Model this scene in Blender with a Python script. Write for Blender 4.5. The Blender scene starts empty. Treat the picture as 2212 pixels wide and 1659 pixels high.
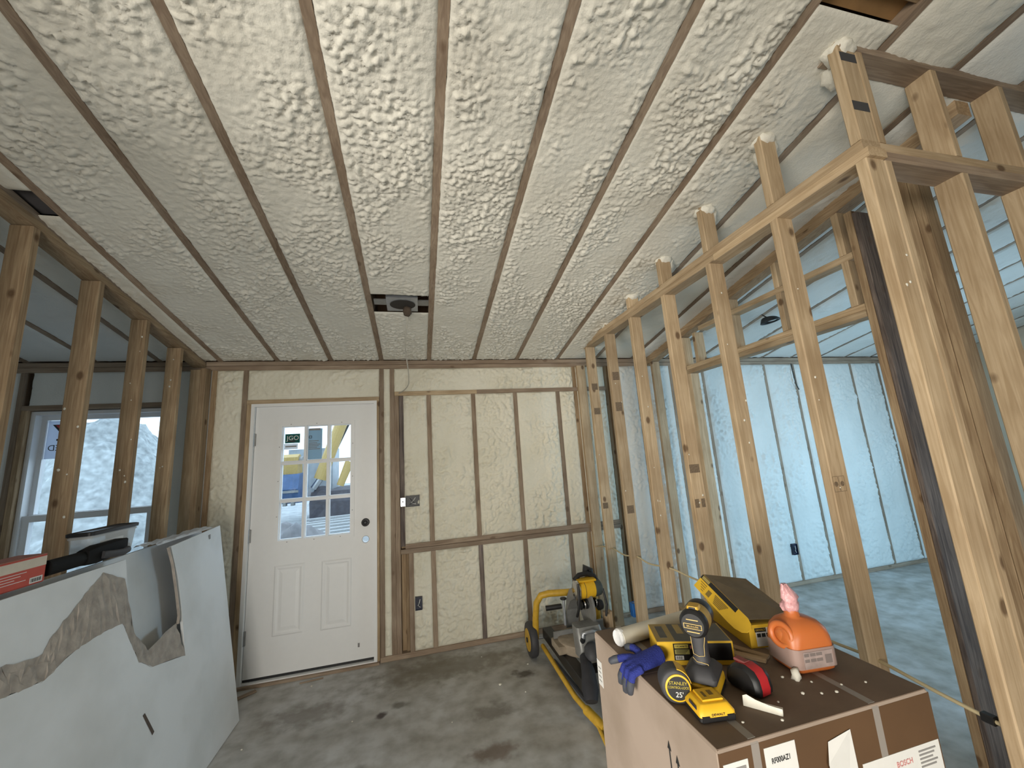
import bpy, bmesh, math, random
import numpy as np
from mathutils import Matrix, Vector
random.seed(7)
D = bpy.data
SC = bpy.context.scene
COL = SC.collection
R = math.radians

# ------------------------------------------------------------------ camera
cam = D.cameras.new('camera')
cam.sensor_fit = 'HORIZONTAL'
cam.sensor_width = 36.0
cam.lens = 36.0 * 831.0 / 2212.0
cam.clip_start = 0.02
camo = D.objects.new('camera', cam)
COL.objects.link(camo)
camo.matrix_world = Matrix(((0.971, 0.022, -0.239, 0.0),
                            (-0.231, -0.191, -0.954, 0.0),
                            (-0.066, 0.981, -0.180, 1.57),
                            (0, 0, 0, 1)))
SC.camera = camo

# ------------------------------------------------------------------ world, lights, exposure
w = D.worlds.new('overcast_sky')
SC.world = w
w.use_nodes = True
wn = w.node_tree.nodes
bg = wn['Background']
bg.inputs['Color'].default_value = (0.70, 0.86, 1.0, 1)
bg.inputs['Strength'].default_value = 2.6

def area(name, loc, direction, sx, sy, power, color, spread=180):
    l = D.lights.new(name, 'AREA')
    l.shape = 'RECTANGLE'
    l.size, l.size_y = sx, sy
    l.energy = power
    l.color = color
    l.spread = R(spread)
    o = D.objects.new(name, l)
    COL.objects.link(o)
    o.location = loc
    o.rotation_euler = Vector(direction).to_track_quat('-Z', 'Y').to_euler()
    return o
# area lamp standing in for assumed daylight behind the camera; the wall is solid
area('rear_assumed_daylight', (-0.5, -3.05, 0.95), (0.05, 1, 0.03), 2.0, 1.7, 32, (1.0, 0.955, 0.875), 85)
# area lamp added at the left behind the camera; no opening is built there
area('left_added_daylight', (-3.7, -2.1, 1.05), (1, 0.72, 0.02), 1.8, 1.8, 90, (1.0, 0.945, 0.85), 100)
# area lamp for assumed window daylight in the right room; no window is built
area('right_room_assumed_daylight', (4.4, -0.7, 1.15), (0, 1, -0.10), 1.5, 1.0, 36, (0.36, 0.70, 1.0), 90)
area('right_room_added_end_light', (7.1, 1.5, 1.45), (-1, 0.05, -0.02), 1.6, 1.2, 26, (0.55, 0.80, 1.0), 100)  # second lamp, added to brighten the drywall; no end window is built
# small blue fill added inside the left room, besides its window's own daylight
area('left_room_blue_fill', (-4.2, 1.3, 1.4), (1, 0.25, 0.1), 1.2, 1.2, 5, (0.66, 0.85, 1.0))

SC.view_settings.view_transform = 'Standard'
SC.view_settings.look = 'None'
SC.view_settings.exposure = 0.0
SC.view_settings.gamma = 1.0
SC.view_settings.use_curve_mapping = False
SC.cycles.use_light_tree = False
SC.cycles.max_bounces = 4
SC.cycles.diffuse_bounces = 3
SC.cycles.glossy_bounces = 2
SC.cycles.transmission_bounces = 2
SC.cycles.transparent_max_bounces = 6
SC.cycles.caustics_reflective = False
SC.cycles.caustics_refractive = False

# ------------------------------------------------------------------ helpers
class MB:
    def __init__(s): s.v = []; s.f = []
    def add(s, vs, fs):
        o = len(s.v); s.v += [tuple(map(float, q)) for q in vs]
        s.f += [tuple(i + o for i in f) for f in fs]; return s
    def box(s, x0, x1, y0, y1, z0, z1, c=0.0):
        if c <= 0:
            vs = [(x, y, z) for z in (z0, z1) for y in (y0, y1) for x in (x0, x1)]
            fs = [(0, 2, 3, 1), (4, 5, 7, 6), (0, 1, 5, 4), (2, 6, 7, 3), (0, 4, 6, 2), (1, 3, 7, 5)]
            return s.add(vs, fs)
        d = (x1 - x0, y1 - y0, z1 - z0); ax = d.index(max(d))
        lo = [x0, y0, z0]; hi = [x1, y1, z1]; a, b = [k for k in range(3) if k != ax]
        ring = [(lo[a] + c, lo[b]), (hi[a] - c, lo[b]), (hi[a], lo[b] + c), (hi[a], hi[b] - c),
                (hi[a] - c, hi[b]), (lo[a] + c, hi[b]), (lo[a], hi[b] - c), (lo[a], lo[b] + c)]
        vs = []
        for e in (lo[ax], hi[ax]):
            for p, q in ring:
                t = [0, 0, 0]; t[ax] = e; t[a] = p; t[b] = q; vs.append(t)
        fs = [(i, (i + 1) % 8, 8 + (i + 1) % 8, 8 + i) for i in range(8)] + [tuple(range(7, -1, -1)), tuple(range(8, 16))]
        return s.add(vs, fs)
    def prism(s, poly, z0, z1, M=None):
        n = len(poly)
        vs = [(p[0], p[1], z0) for p in poly] + [(p[0], p[1], z1) for p in poly]
        if M is not None: vs = [tuple(M @ Vector(q)) for q in vs]
        return s.add(vs, [tuple(range(n - 1, -1, -1)), tuple(range(n, 2 * n))] + [(i, (i + 1) % n, n + (i + 1) % n, n + i) for i in range(n)])
    def tube(s, path, r, n=10, cap=True, rs=None):
        pts = [Vector(p) for p in path]; m = len(pts); vs = []
        up = Vector((0, 0, 1)); prev = None
        for i, p in enumerate(pts):
            t = (pts[min(i + 1, m - 1)] - pts[max(i - 1, 0)]).normalized()
            if prev is None:
                a = t.cross(up)
                if a.length < 1e-3: a = t.cross(Vector((1, 0, 0)))
            else:
                a = prev - t * prev.dot(t)
            a.normalize(); prev = a; b = t.cross(a)
            rr = rs[i] if rs else r
            for k in range(n):
                an = 2 * math.pi * k / n
                vs.append(p + a * (rr * math.cos(an)) + b * (rr * math.sin(an)))
        fs = [(i * n + k, i * n + (k + 1) % n, (i + 1) * n + (k + 1) % n, (i + 1) * n + k) for i in range(m - 1) for k in range(n)]
        if cap: fs += [tuple(range(n - 1, -1, -1)), tuple(range((m - 1) * n, m * n))]
        return s.add(vs, fs)
    def cyl(s, p0, p1, r0, r1=None, n=20):
        return s.tube([p0, p1], r0, n, True, [r0, r0 if r1 is None else r1])
    def lathe(s, p0, axis, prof, n=24):
        ax = Vector(axis).normalized(); a = ax.cross(Vector((0, 0, 1)))
        if a.length < 1e-3: a = Vector((1, 0, 0))
        a.normalize(); b = ax.cross(a); p0 = Vector(p0); vs = []
        for r, h in prof:
            for k in range(n):
                an = 2 * math.pi * k / n
                vs.append(p0 + ax * h + a * (r * math.cos(an)) + b * (r * math.sin(an)))
        m = len(prof)
        fs = [(i * n + k, i * n + (k + 1) % n, (i + 1) * n + (k + 1) % n, (i + 1) * n + k) for i in range(m - 1) for k in range(n)]
        fs += [tuple(range(n - 1, -1, -1)), tuple(range((m - 1) * n, m * n))]
        return s.add(vs, fs)
    def loft(s, rings, cap=True):
        n = len(rings[0]); vs = [q for r_ in rings for q in r_]; m = len(rings)
        fs = [(i * n + k, i * n + (k + 1) % n, (i + 1) * n + (k + 1) % n, (i + 1) * n + k) for i in range(m - 1) for k in range(n)]
        if cap: fs += [tuple(range(n - 1, -1, -1)), tuple(range((m - 1) * n, m * n))]
        return s.add(vs, fs)
    def xform(s, M):
        s.v = [tuple(M @ Vector(q)) for q in s.v]; return s
    def build(s, name, mat, parent=None, loc=(0, 0, 0), smooth=0, fix=True):
        me = D.meshes.new(name)
        me.from_pydata(s.v, [], s.f)
        if fix:
            bm = bmesh.new(); bm.from_mesh(me); bmesh.ops.recalc_face_normals(bm, faces=bm.faces); bm.to_mesh(me); bm.free()
        if smooth:
            me.polygons.foreach_set('use_smooth', [True] * len(me.polygons))
            me.set_sharp_from_angle(angle=R(smooth))
        me.materials.append(mat)
        return link(name, me, parent, loc)

def link(name, me, parent=None, loc=(0, 0, 0)):
    o = D.objects.new(name, me); COL.objects.link(o); o.location = loc
    if parent is not None: o.parent = parent
    return o
def tag(o, label=None, cat=None, group=None, kind=None):
    if label: o['label'] = label
    if cat: o['category'] = cat
    if group: o['group'] = group
    if kind: o['kind'] = kind
    return o
def thing(name, label, cat, loc=(0, 0, 0), rz=0.0, group=None, kind=None, rx=0.0, ry=0.0):
    o = D.objects.new(name, None); COL.objects.link(o); o.location = loc; o.rotation_euler = (rx, ry, rz)
    o.empty_display_size = 0.05
    return tag(o, label, cat, group, kind)
def text(body, size, mat, parent, loc, rot, name='lettering', mirror=False, align='CENTER', thick=0.0006, squash=1.0):
    c = D.curves.new(name, 'FONT'); c.body = body; c.size = size; c.extrude = thick / 2
    c.align_x = align; c.align_y = 'CENTER'
    t = D.objects.new(name + '_tmp', c); COL.objects.link(t)
    dg = bpy.context.evaluated_depsgraph_get()
    me = D.meshes.new_from_object(t.evaluated_get(dg)); D.objects.remove(t)
    me.name = name
    sx = -1 if mirror else 1
    for v in me.vertices: v.co.x *= sx * squash
    if mirror: me.flip_normals()
    me.materials.clear(); me.materials.append(mat)
    o = link(name, me, parent, loc); o.rotation_euler = rot
    return o

# ---- noise on arrays
def _h(ix, iy, seed):
    n = (ix.astype(np.int64) * 374761393 + iy.astype(np.int64) * 668265263 + seed * 974711) & 0x7fffffff
    n = ((n ^ (n >> 13)) * 1274126177) & 0x7fffffff
    return ((n ^ (n >> 16)) & 0xffff) / 65535.0
def perlin(x, y, seed=0):
    x0 = np.floor(x); y0 = np.floor(y); fx = x - x0; fy = y - y0
    u = fx * fx * fx * (fx * (fx * 6 - 15) + 10); v = fy * fy * fy * (fy * (fy * 6 - 15) + 10)
    def g(ix, iy, dx, dy):
        a = _h(ix, iy, seed) * 6.2831853
        return np.cos(a) * dx + np.sin(a) * dy
    a = g(x0, y0, fx, fy); b = g(x0 + 1, y0, fx - 1, fy); c = g(x0, y0 + 1, fx, fy - 1); d = g(x0 + 1, y0 + 1, fx - 1, fy - 1)
    return (a + u * (b - a)) * (1 - v) + (c + u * (d - c)) * v * 1.0
def sstep(a, b, x):
    t = np.clip((x - a) / (b - a), 0, 1); return t * t * (3 - 2 * t)

# ------------------------------------------------------------------ materials
def newmat(name):
    m = D.materials.new(name); m.use_nodes = True
    return m, m.node_tree.nodes, m.node_tree.links, m.node_tree.nodes['Principled BSDF']
def plain(name, col, rough=0.6, metal=0.0, var=0.06, nscale=30, bump=0.0, spec=0.5):
    m, n, l, b = newmat(name)
    tc = n.new('ShaderNodeTexCoord'); nz = n.new('ShaderNodeTexNoise'); nz.inputs['Scale'].default_value = nscale; nz.inputs['Detail'].default_value = 4
    l.new(tc.outputs['Object'], nz.inputs['Vector'])
    mx = n.new('ShaderNodeMix'); mx.data_type = 'RGBA'
    mx.inputs['A'].default_value = tuple(max(0, c * (1 - 2 * var)) for c in col) + (1,)
    mx.inputs['B'].default_value = tuple(min(1, c * (1 + 2 * var)) for c in col) + (1,)
    l.new(nz.outputs['Fac'], mx.inputs['Factor']); l.new(mx.outputs['Result'], b.inputs['Base Color'])
    b.inputs['Roughness'].default_value = rough; b.inputs['Metallic'].default_value = metal
    b.inputs['Specular IOR Level'].default_value = spec
    if bump:
        bp = n.new('ShaderNodeBump'); bp.inputs['Strength'].default_value = bump; bp.inputs['Distance'].default_value = 0.004
        l.new(nz.outputs['Fac'], bp.inputs['Height']); l.new(bp.outputs['Normal'], b.inputs['Normal'])
    return m
def wood(name, axis, light, dark, knots=0.5, rough=0.7):
    m, n, l, b = newmat(name)
    tc = n.new('ShaderNodeTexCoord'); oi = n.new('ShaderNodeObjectInfo')
    ad = n.new('ShaderNodeVectorMath'); ad.operation = 'MULTIPLY_ADD'
    cb = n.new('ShaderNodeCombineXYZ')
    for k in range(3): l.new(oi.outputs['Random'], cb.inputs[k])
    l.new(cb.outputs[0], ad.inputs[0]); ad.inputs[1].default_value = (13, 17, 11); l.new(tc.outputs['Object'], ad.inputs[2])
    mp = n.new('ShaderNodeMapping'); s = [30.0, 30.0, 30.0]; s[axis] = 1.6; mp.inputs['Scale'].default_value = s
    l.new(ad.outputs[0], mp.inputs['Vector'])
    nz = n.new('ShaderNodeTexNoise'); nz.inputs['Scale'].default_value = 2.2; nz.inputs['Detail'].default_value = 6; nz.inputs['Distortion'].default_value = 1.2
    l.new(mp.outputs[0], nz.inputs['Vector'])
    cr = n.new('ShaderNodeValToRGB'); cr.color_ramp.elements[0].position = 0.36; cr.color_ramp.elements[1].position = 0.66
    cr.color_ramp.elements[0].color = dark + (1,); cr.color_ramp.elements[1].color = light + (1,)
    l.new(nz.outputs['Fac'], cr.inputs['Fac'])
    # broad blotches
    n2 = n.new('ShaderNodeTexNoise'); n2.inputs['Scale'].default_value = 3.0; n2.inputs['Detail'].default_value = 3
    l.new(ad.outputs[0], n2.inputs['Vector'])
    m1 = n.new('ShaderNodeMix'); m1.data_type = 'RGBA'; m1.blend_type = 'MULTIPLY'
    r2 = n.new('ShaderNodeValToRGB'); r2.color_ramp.elements[0].position = 0.35; r2.color_ramp.elements[0].color = (0.74, 0.7, 0.66, 1); r2.color_ramp.elements[1].position = 0.6; r2.color_ramp.elements[1].color = (1, 1, 1, 1)
    l.new(n2.outputs['Fac'], r2.inputs['Fac']); m1.inputs['Factor'].default_value = 0.8
    l.new(cr.outputs[0], m1.inputs['A']); l.new(r2.outputs[0], m1.inputs['B'])
    # knots
    mk = n.new('ShaderNodeMapping'); sk = [8.0, 8.0, 8.0]; sk[axis] = 5.0; mk.inputs['Scale'].default_value = sk
    l.new(ad.outputs[0], mk.inputs['Vector'])
    vo = n.new('ShaderNodeTexVoronoi'); vo.inputs['Scale'].default_value = 1.0; l.new(mk.outputs[0], vo.inputs['Vector'])
    rk = n.new('ShaderNodeValToRGB'); rk.color_ramp.elements[0].position = 0.09; rk.color_ramp.elements[0].color = (1, 1, 1, 1); rk.color_ramp.elements[1].position = 0.16; rk.color_ramp.elements[1].color = (0, 0, 0, 1)
    l.new(vo.outputs['Distance'], rk.inputs['Fac'])
    kf = n.new('ShaderNodeMath'); kf.operation = 'MULTIPLY'; kf.inputs[1].default_value = knots; l.new(rk.outputs[0], kf.inputs[0])
    m2 = n.new('ShaderNodeMix'); m2.data_type = 'RGBA'; l.new(kf.outputs[0], m2.inputs['Factor']); l.new(m1.outputs['Result'], m2.inputs['A']); m2.inputs['B'].default_value = (0.09, 0.045, 0.02, 1)
    # per piece value
    hv = n.new('ShaderNodeHueSaturation'); mr = n.new('ShaderNodeMapRange'); mr.inputs['To Min'].default_value = 0.82; mr.inputs['To Max'].default_value = 1.14
    l.new(oi.outputs['Random'], mr.inputs['Value']); l.new(mr.outputs[0], hv.inputs['Value']); l.new(m2.outputs['Result'], hv.inputs['Color'])
    l.new(hv.outputs[0], b.inputs['Base Color']); b.inputs['Roughness'].default_value = rough
    b.inputs['Specular IOR Level'].default_value = 0.3
    bp = n.new('ShaderNodeBump'); bp.inputs['Strength'].default_value = 0.25; bp.inputs['Distance'].default_value = 0.003
    l.new(nz.outputs['Fac'], bp.inputs['Height']); l.new(bp.outputs['Normal'], b.inputs['Normal'])
    return m
def foam_mat(name, c1, c2):
    m, n, l, b = newmat(name)
    tc = n.new('ShaderNodeTexCoord')
    n1 = n.new('ShaderNodeTexNoise'); n1.inputs['Scale'].default_value = 2.2; n1.inputs['Detail'].default_value = 5
    l.new(tc.outputs['Object'], n1.inputs['Vector'])
    cr = n.new('ShaderNodeValToRGB'); cr.color_ramp.elements[0].position = 0.35; cr.color_ramp.elements[0].color = c2 + (1,); cr.color_ramp.elements[1].position = 0.65; cr.color_ramp.elements[1].color = c1 + (1,)
    l.new(n1.outputs['Fac'], cr.inputs['Fac']); l.new(cr.outputs[0], b.inputs['Base Color'])
    b.inputs['Roughness'].default_value = 0.75; b.inputs['Specular IOR Level'].default_value = 0.35
    n2 = n.new('ShaderNodeTexNoise'); n2.inputs['Scale'].default_value = 95; n2.inputs['Detail'].default_value = 3
    l.new(tc.outputs['Object'], n2.inputs['Vector'])
    bp = n.new('ShaderNodeBump'); bp.inputs['Strength'].default_value = 0.35; bp.inputs['Distance'].default_value = 0.006
    l.new(n2.outputs['Fac'], bp.inputs['Height']); l.new(bp.outputs['Normal'], b.inputs['Normal'])
    return m

PINE_L, PINE_D = (0.585, 0.45, 0.295), (0.445, 0.325, 0.195)
WOOD = [wood('pine_along_%s' % 'xyz'[k], k, PINE_L, PINE_D, 0.8) for k in range(3)]
WEATH = [wood('weathered_pine_along_%s' % 'xyz'[k], k, (0.38, 0.295, 0.215), (0.27, 0.20, 0.145), 0.5, 0.8) for k in range(3)]
DARKW = [wood('brown_pine_along_%s' % 'xyz'[k], k, (0.46, 0.34, 0.21), (0.30, 0.205, 0.12), 0.8, 0.75) for k in range(3)]
STAINED = wood('grey_stained_board', 2, (0.27, 0.22, 0.19), (0.11, 0.09, 0.085), 0.3, 0.8)
OSB = plain('dark_roof_sheathing', (0.17, 0.10, 0.055), 0.85, var=0.3, nscale=12)
FOAM_C = foam_mat('ceiling_spray_foam', (0.76, 0.735, 0.65), (0.69, 0.66, 0.575))
FOAM_W = foam_mat('wall_spray_foam', (0.81, 0.77, 0.645), (0.73, 0.69, 0.555))
FOAM_R = foam_mat('side_room_spray_foam', (0.76, 0.76, 0.72), (0.68, 0.68, 0.64))
WHITE = plain('white_door_paint', (0.82, 0.82, 0.81), 0.45, var=0.01)
VINYL = plain('white_window_vinyl', (0.8, 0.81, 0.82), 0.35, var=0.01)
BLACK = plain('black_plastic', (0.012, 0.012, 0.013), 0.45, var=0.1)
DGREY = plain('dark_grey_rubber', (0.045, 0.045, 0.05), 0.6, var=0.1)
GREY = plain('grey_cast_metal', (0.30, 0.30, 0.29), 0.5, 0.5, var=0.12)
STEEL = plain('galvanised_steel', (0.42, 0.44, 0.47), 0.4, 0.7, var=0.12)
CHROME = plain('bright_steel', (0.6, 0.6, 0.6), 0.2, 1.0, var=0.03)
YEL = plain('tool_yellow_plastic', (0.80, 0.46, 0.02), 0.45, var=0.06)
YELM = plain('yellow_painted_steel', (0.62, 0.37, 0.035), 0.45, var=0.15)
YELC = plain('yellow_carton', (0.78, 0.48, 0.03), 0.6, var=0.05)
PAPERW = plain('white_label_paper', (0.72, 0.71, 0.68), 0.6, var=0.03)
INK = plain('black_ink', (0.02, 0.02, 0.02), 0.6, var=0.05)
GINK = plain('grey_ink', (0.25, 0.24, 0.23), 0.7, var=0.1)
REDINK = plain('red_ink', (0.55, 0.05, 0.05), 0.6, var=0.05)
def glass(name, tint=(0.93, 0.97, 1.0), refl=0.06):
    m, n, l, b = newmat(name); n.remove(b)
    t = n.new('ShaderNodeBsdfTransparent'); t.inputs[0].default_value = tint + (1,)
    g = n.new('ShaderNodeBsdfGlossy'); g.inputs['Roughness'].default_value = 0.02
    mx = n.new('ShaderNodeMixShader'); mx.inputs[0].default_value = refl
    l.new(t.outputs[0], mx.inputs[1]); l.new(g.outputs[0], mx.inputs[2]); l.new(mx.outputs[0], n['Material Output'].inputs['Surface'])
    return m
GLASS = glass('window_glass')

def member(name, parent, x0, x1, y0, y1, z0, z1, mats=WEATH, c=0.003):
    d = (x1 - x0, y1 - y0, z1 - z0); ax = d.index(max(d))
    cx, cy = (x0 + x1) / 2, (y0 + y1) / 2
    o = MB().box(x0 - cx, x1 - cx, y0 - cy, y1 - cy, 0, z1 - z0, c).build(name, mats[ax] if isinstance(mats, list) else mats, parent, (cx, cy, z0), fix=False)
    return o
def slant(name, parent, x0, x1, y0, y1, zb0, zb1, h, mats=WEATH):
    """member along y whose underside goes from zb0 (at y0) to zb1 (at y1)"""
    cx = (x0 + x1) / 2; q = (x1 - x0) / 2
    vs = [(s * q, y - y0, z - zb0) for (y, z) in ((y0, zb0), (y1, zb1)) for (s, z) in ((-1, z), (1, z), (1, z + h), (-1, z + h))]
    return MB().add(vs, [(0, 1, 2, 3), (7, 6, 5, 4), (0, 4, 5, 1), (1, 5, 6, 2), (2, 6, 7, 3), (3, 7, 4, 0)]).build(name, mats[1], parent, (cx, y0, zb0))

YW = 3.61            # inner face of the far wall
SL = 0.201           # roof slope
def roof(y): return 2.50 + SL * (YW - y)

def foam_panel(name, parent, O, U, V, N, lu, lv, res, mat, seed, amp=0.02, rough=0.5, edge=0.004, over=0.005, su=1.0, base=0.002, ls=1.0):
    nu = max(2, int(lu / res)); nv = max(2, int(lv / res))
    u, v = np.meshgrid(np.linspace(0, lu, nu + 1), np.linspace(0, lv, nv + 1))
    O = np.array(O, float); U = np.array(U, float); V = np.array(V, float); N = np.array(N, float)
    gx = u + seed * 7.31; gy = v + seed * 3.17
    wx = gx + 0.02 * perlin(gx / 0.09, gy / 0.09, 5); wy = gy + 0.02 * perlin(gx / 0.09, gy / 0.09, 9)
    wx = wx / su / ls; wy = wy / ls
    m = sstep(-0.30 + 0.5 - rough, 0.28 + 0.5 - rough, perlin(gx / 0.42, gy / 0.55, 21) + 0.5 * perlin(gx / 0.17, gy / 0.2, 22))
    b1 = np.abs(perlin(wx / 0.040, wy / 0.040, 31) + 0.4 * perlin(wx / 0.017, wy / 0.017, 32)); b2 = np.abs(perlin(wx / 0.021, wy / 0.021, 33) + 0.3 * perlin(wx / 0.011, wy / 0.011, 36))
    b3 = perlin(wx / 0.014, wy / 0.014, 35)
    h = m * (1.0 * b1 + 0.75 * b2 + 0.18 * b3) + (1 - m) * (0.20 * b1 + 0.20 * b2 + 0.09 * b3)
    h = h * amp + 0.007 * perlin(gx / 0.28, gy / 0.3, 41)
    # bulge away from the framing, meet it at the edge
    e = np.minimum(np.minimum(u, lu - u), np.minimum(v, lv - v))
    h = base + edge * (sstep(0, 0.09, e)) + h * (0.25 + 0.75 * sstep(0, 0.03, e))
    j = over * (0.6 + 1.6 * perlin(gy / 0.05, gx * 0 + 3.3 + seed, 51) + 0.8 * perlin(gy / 0.014, gx * 0 + 1.3 + seed, 52))
    j2 = over * (0.6 + 1.6 * perlin(gy / 0.05, gx * 0 + 7.7 + seed, 53) + 0.8 * perlin(gy / 0.014, gx * 0 + 8.3 + seed, 54))
    du = np.zeros_like(u)
    du[:, 0] = -j[:, 0]; du[:, -1] = j2[:, -1]
    h[:, 0] = -0.006; h[:, -1] = -0.006; h[0, :] = -0.004; h[-1, :] = -0.004
    P = O[None, None, :] + (u + du)[..., None] * U + v[..., None] * V + h[..., None] * N
    P = P - O
    idx = np.arange((nu + 1) * (nv + 1)).reshape(nv + 1, nu + 1)
    F = np.stack([idx[:-1, :-1], idx[:-1, 1:], idx[1:, 1:], idx[1:, :-1]], -1).reshape(-1, 4)
    if np.dot(np.cross(U, V), N) < 0: F = F[:, ::-1]
    me = D.meshes.new(name)
    nvx = P.shape[0] * P.shape[1]
    me.vertices.add(nvx); me.vertices.foreach_set('co', P.reshape(-1).astype(np.float32))
    me.loops.add(F.size); me.loops.foreach_set('vertex_index', F.reshape(-1).astype(np.int32))
    me.polygons.add(len(F)); me.polygons.foreach_set('loop_start', np.arange(0, F.size, 4, dtype=np.int32))
    me.update(calc_edges=True); me.validate()
    me.polygons.foreach_set('use_smooth', [True] * len(me.polygons))
    me.materials.append(mat)
    return link(name, me, parent, tuple(O))
# ------------------------------------------------------------------ FLOOR
def floor_mat():
    m, n, l, b = newmat('stained_concrete')
    tc = n.new('ShaderNodeTexCoord')
    def noise(s, d=6, dist=0.0):
        q = n.new('ShaderNodeTexNoise'); q.inputs['Scale'].default_value = s; q.inputs['Detail'].default_value = d; q.inputs['Distortion'].default_value = dist
        l.new(tc.outputs['Object'], q.inputs['Vector']); return q
    a = noise(1.6, 7, 0.6); c = n.new('ShaderNodeValToRGB')
    e = c.color_ramp.elements; e[0].position = 0.3; e[0].color = (0.38, 0.36, 0.32, 1); e[1].position = 0.66; e[1].color = (0.58, 0.58, 0.575, 1)
    l.new(a.outputs['Fac'], c.inputs['Fac'])
    f = noise(9, 8); r = n.new('ShaderNodeValToRGB'); r.color_ramp.elements[0].position = 0.32; r.color_ramp.elements[0].color = (0.72, 0.70, 0.66, 1); r.color_ramp.elements[1].position = 0.62; r.color_ramp.elements[1].color = (1.08, 1.08, 1.08, 1)
    l.new(f.outputs['Fac'], r.inputs['Fac'])
    mx = n.new('ShaderNodeMix'); mx.data_type = 'RGBA'; mx.blend_type = 'MULTIPLY'; mx.inputs['Factor'].default_value = 1
    l.new(c.outputs[0], mx.inputs['A']); l.new(r.outputs[0], mx.inputs['B'])
    out = mx.outputs['Result']
    wob = noise(14, 4)
    # spilled stains with a place of their own
    for (x, y, sx, sy, col, k) in ((0.70, 3.06, 0.10, 0.07, (0.05, 0.035, 0.02), 0.85), (-0.27, 2.925, 0.045, 0.035, (0.05, 0.03, 0.03), 0.9), (-0.16, 3.0, 0.06, 0.05, (0.10, 0.085, 0.06), 0.7),
                                   (0.36, 2.38, 0.15, 0.09, (0.15, 0.10, 0.07), 0.75), (0.42, 2.72, 0.16, 0.10, (0.13, 0.11, 0.085), 0.6), (-0.75, 3.1, 0.3, 0.16, (0.17, 0.14, 0.11), 0.6), (0.2, 3.35, 0.8, 0.22, (0.17, 0.145, 0.105), 0.6), (-0.35, 2.5, 0.05, 0.04, (0.12, 0.1, 0.07), 0.5)):
        sb = n.new('ShaderNodeVectorMath'); sb.operation = 'SUBTRACT'; l.new(tc.outputs['Object'], sb.inputs[0]); sb.inputs[1].default_value = (x, y, 0)
        sd = n.new('ShaderNodeVectorMath'); sd.operation = 'MULTIPLY'; l.new(sb.outputs[0], sd.inputs[0]); sd.inputs[1].default_value = (1 / sx, 1 / sy, 0)
        ln = n.new('ShaderNodeVectorMath'); ln.operation = 'LENGTH'; l.new(sd.outputs[0], ln.inputs[0])
        ad = n.new('ShaderNodeMath'); ad.operation = 'MULTIPLY_ADD'; l.new(wob.outputs['Fac'], ad.inputs[0]); ad.inputs[1].default_value = 1.7; l.new(ln.outputs['Value'], ad.inputs[2])
        mr = n.new('ShaderNodeMapRange'); mr.interpolation_type = 'SMOOTHSTEP'; l.new(ad.outputs[0], mr.inputs['Value'])
        mr.inputs['From Min'].default_value = 1.15; mr.inputs['From Max'].default_value = 1.95; mr.inputs['To Min'].default_value = k; mr.inputs['To Max'].default_value = 0
        q = n.new('ShaderNodeMix'); q.data_type = 'RGBA'; l.new(mr.outputs[0], q.inputs['Factor']); l.new(out, q.inputs['A']); q.inputs['B'].default_value = col + (1,)
        out = q.outputs['Result']
    l.new(out, b.inputs['Base Color']); b.inputs['Roughness'].default_value = 0.62
    bp = n.new('ShaderNodeBump'); bp.inputs['Strength'].default_value = 0.25; bp.inputs['Distance'].default_value = 0.004
    l.new(f.outputs['Fac'], bp.inputs['Height']); l.new(bp.outputs['Normal'], b.inputs['Normal'])
    return m
fl = MB().box(-5.0, 7.2, -3.4, YW + 0.14, -0.15, 0).build('floor', floor_mat())
tag(fl, 'grey stained concrete slab floor across the whole room', 'floor', kind='structure')

# ------------------------------------------------------------------ CEILING (sloping rafters with spray foam between)
ceil = MB().add([(x, y, roof(y) + dz) for dz in (0.20, 0.24) for (x, y) in ((-5.0, -3.4), (7.2, -3.4), (7.2, YW + 0.3), (-5.0, YW + 0.3))],
                [(0, 1, 2, 3), (7, 6, 5, 4), (0, 4, 5, 1), (1, 5, 6, 2), (2, 6, 7, 3), (3, 7, 4, 0)]).build('ceiling', OSB)
tag(ceil, 'sloping ceiling of rafters with cream spray foam between them', 'ceiling', kind='structure')
RX = [-0.316 + 0.4275 * k for k in range(-10, 18)]
for x in RX:
    slant('rafter', ceil, x - 0.019, x + 0.019, -3.4, YW + 0.14, roof(-3.4), roof(YW + 0.14), 0.19, WEATH)
nl = math.sqrt(1 + SL * SL); VY = (0, -1 / nl, SL / nl); NY = (0, -SL / nl, -1 / nl)   # along the slope towards the camera, down out of the slope
def ceil_foam(k, y_near, y_far, res, rough, amp, mat=FOAM_C, sd=0):
    x0 = RX[k] + 0.019; x1 = RX[k + 1] - 0.019
    return foam_panel('foam_bay', ceil, (x0, y_far, roof(y_far)), (1, 0, 0), VY, NY, x1 - x0, (y_far - y_near) * nl, res, mat, k + 1 + sd, amp, rough, su=1.2)
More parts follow.
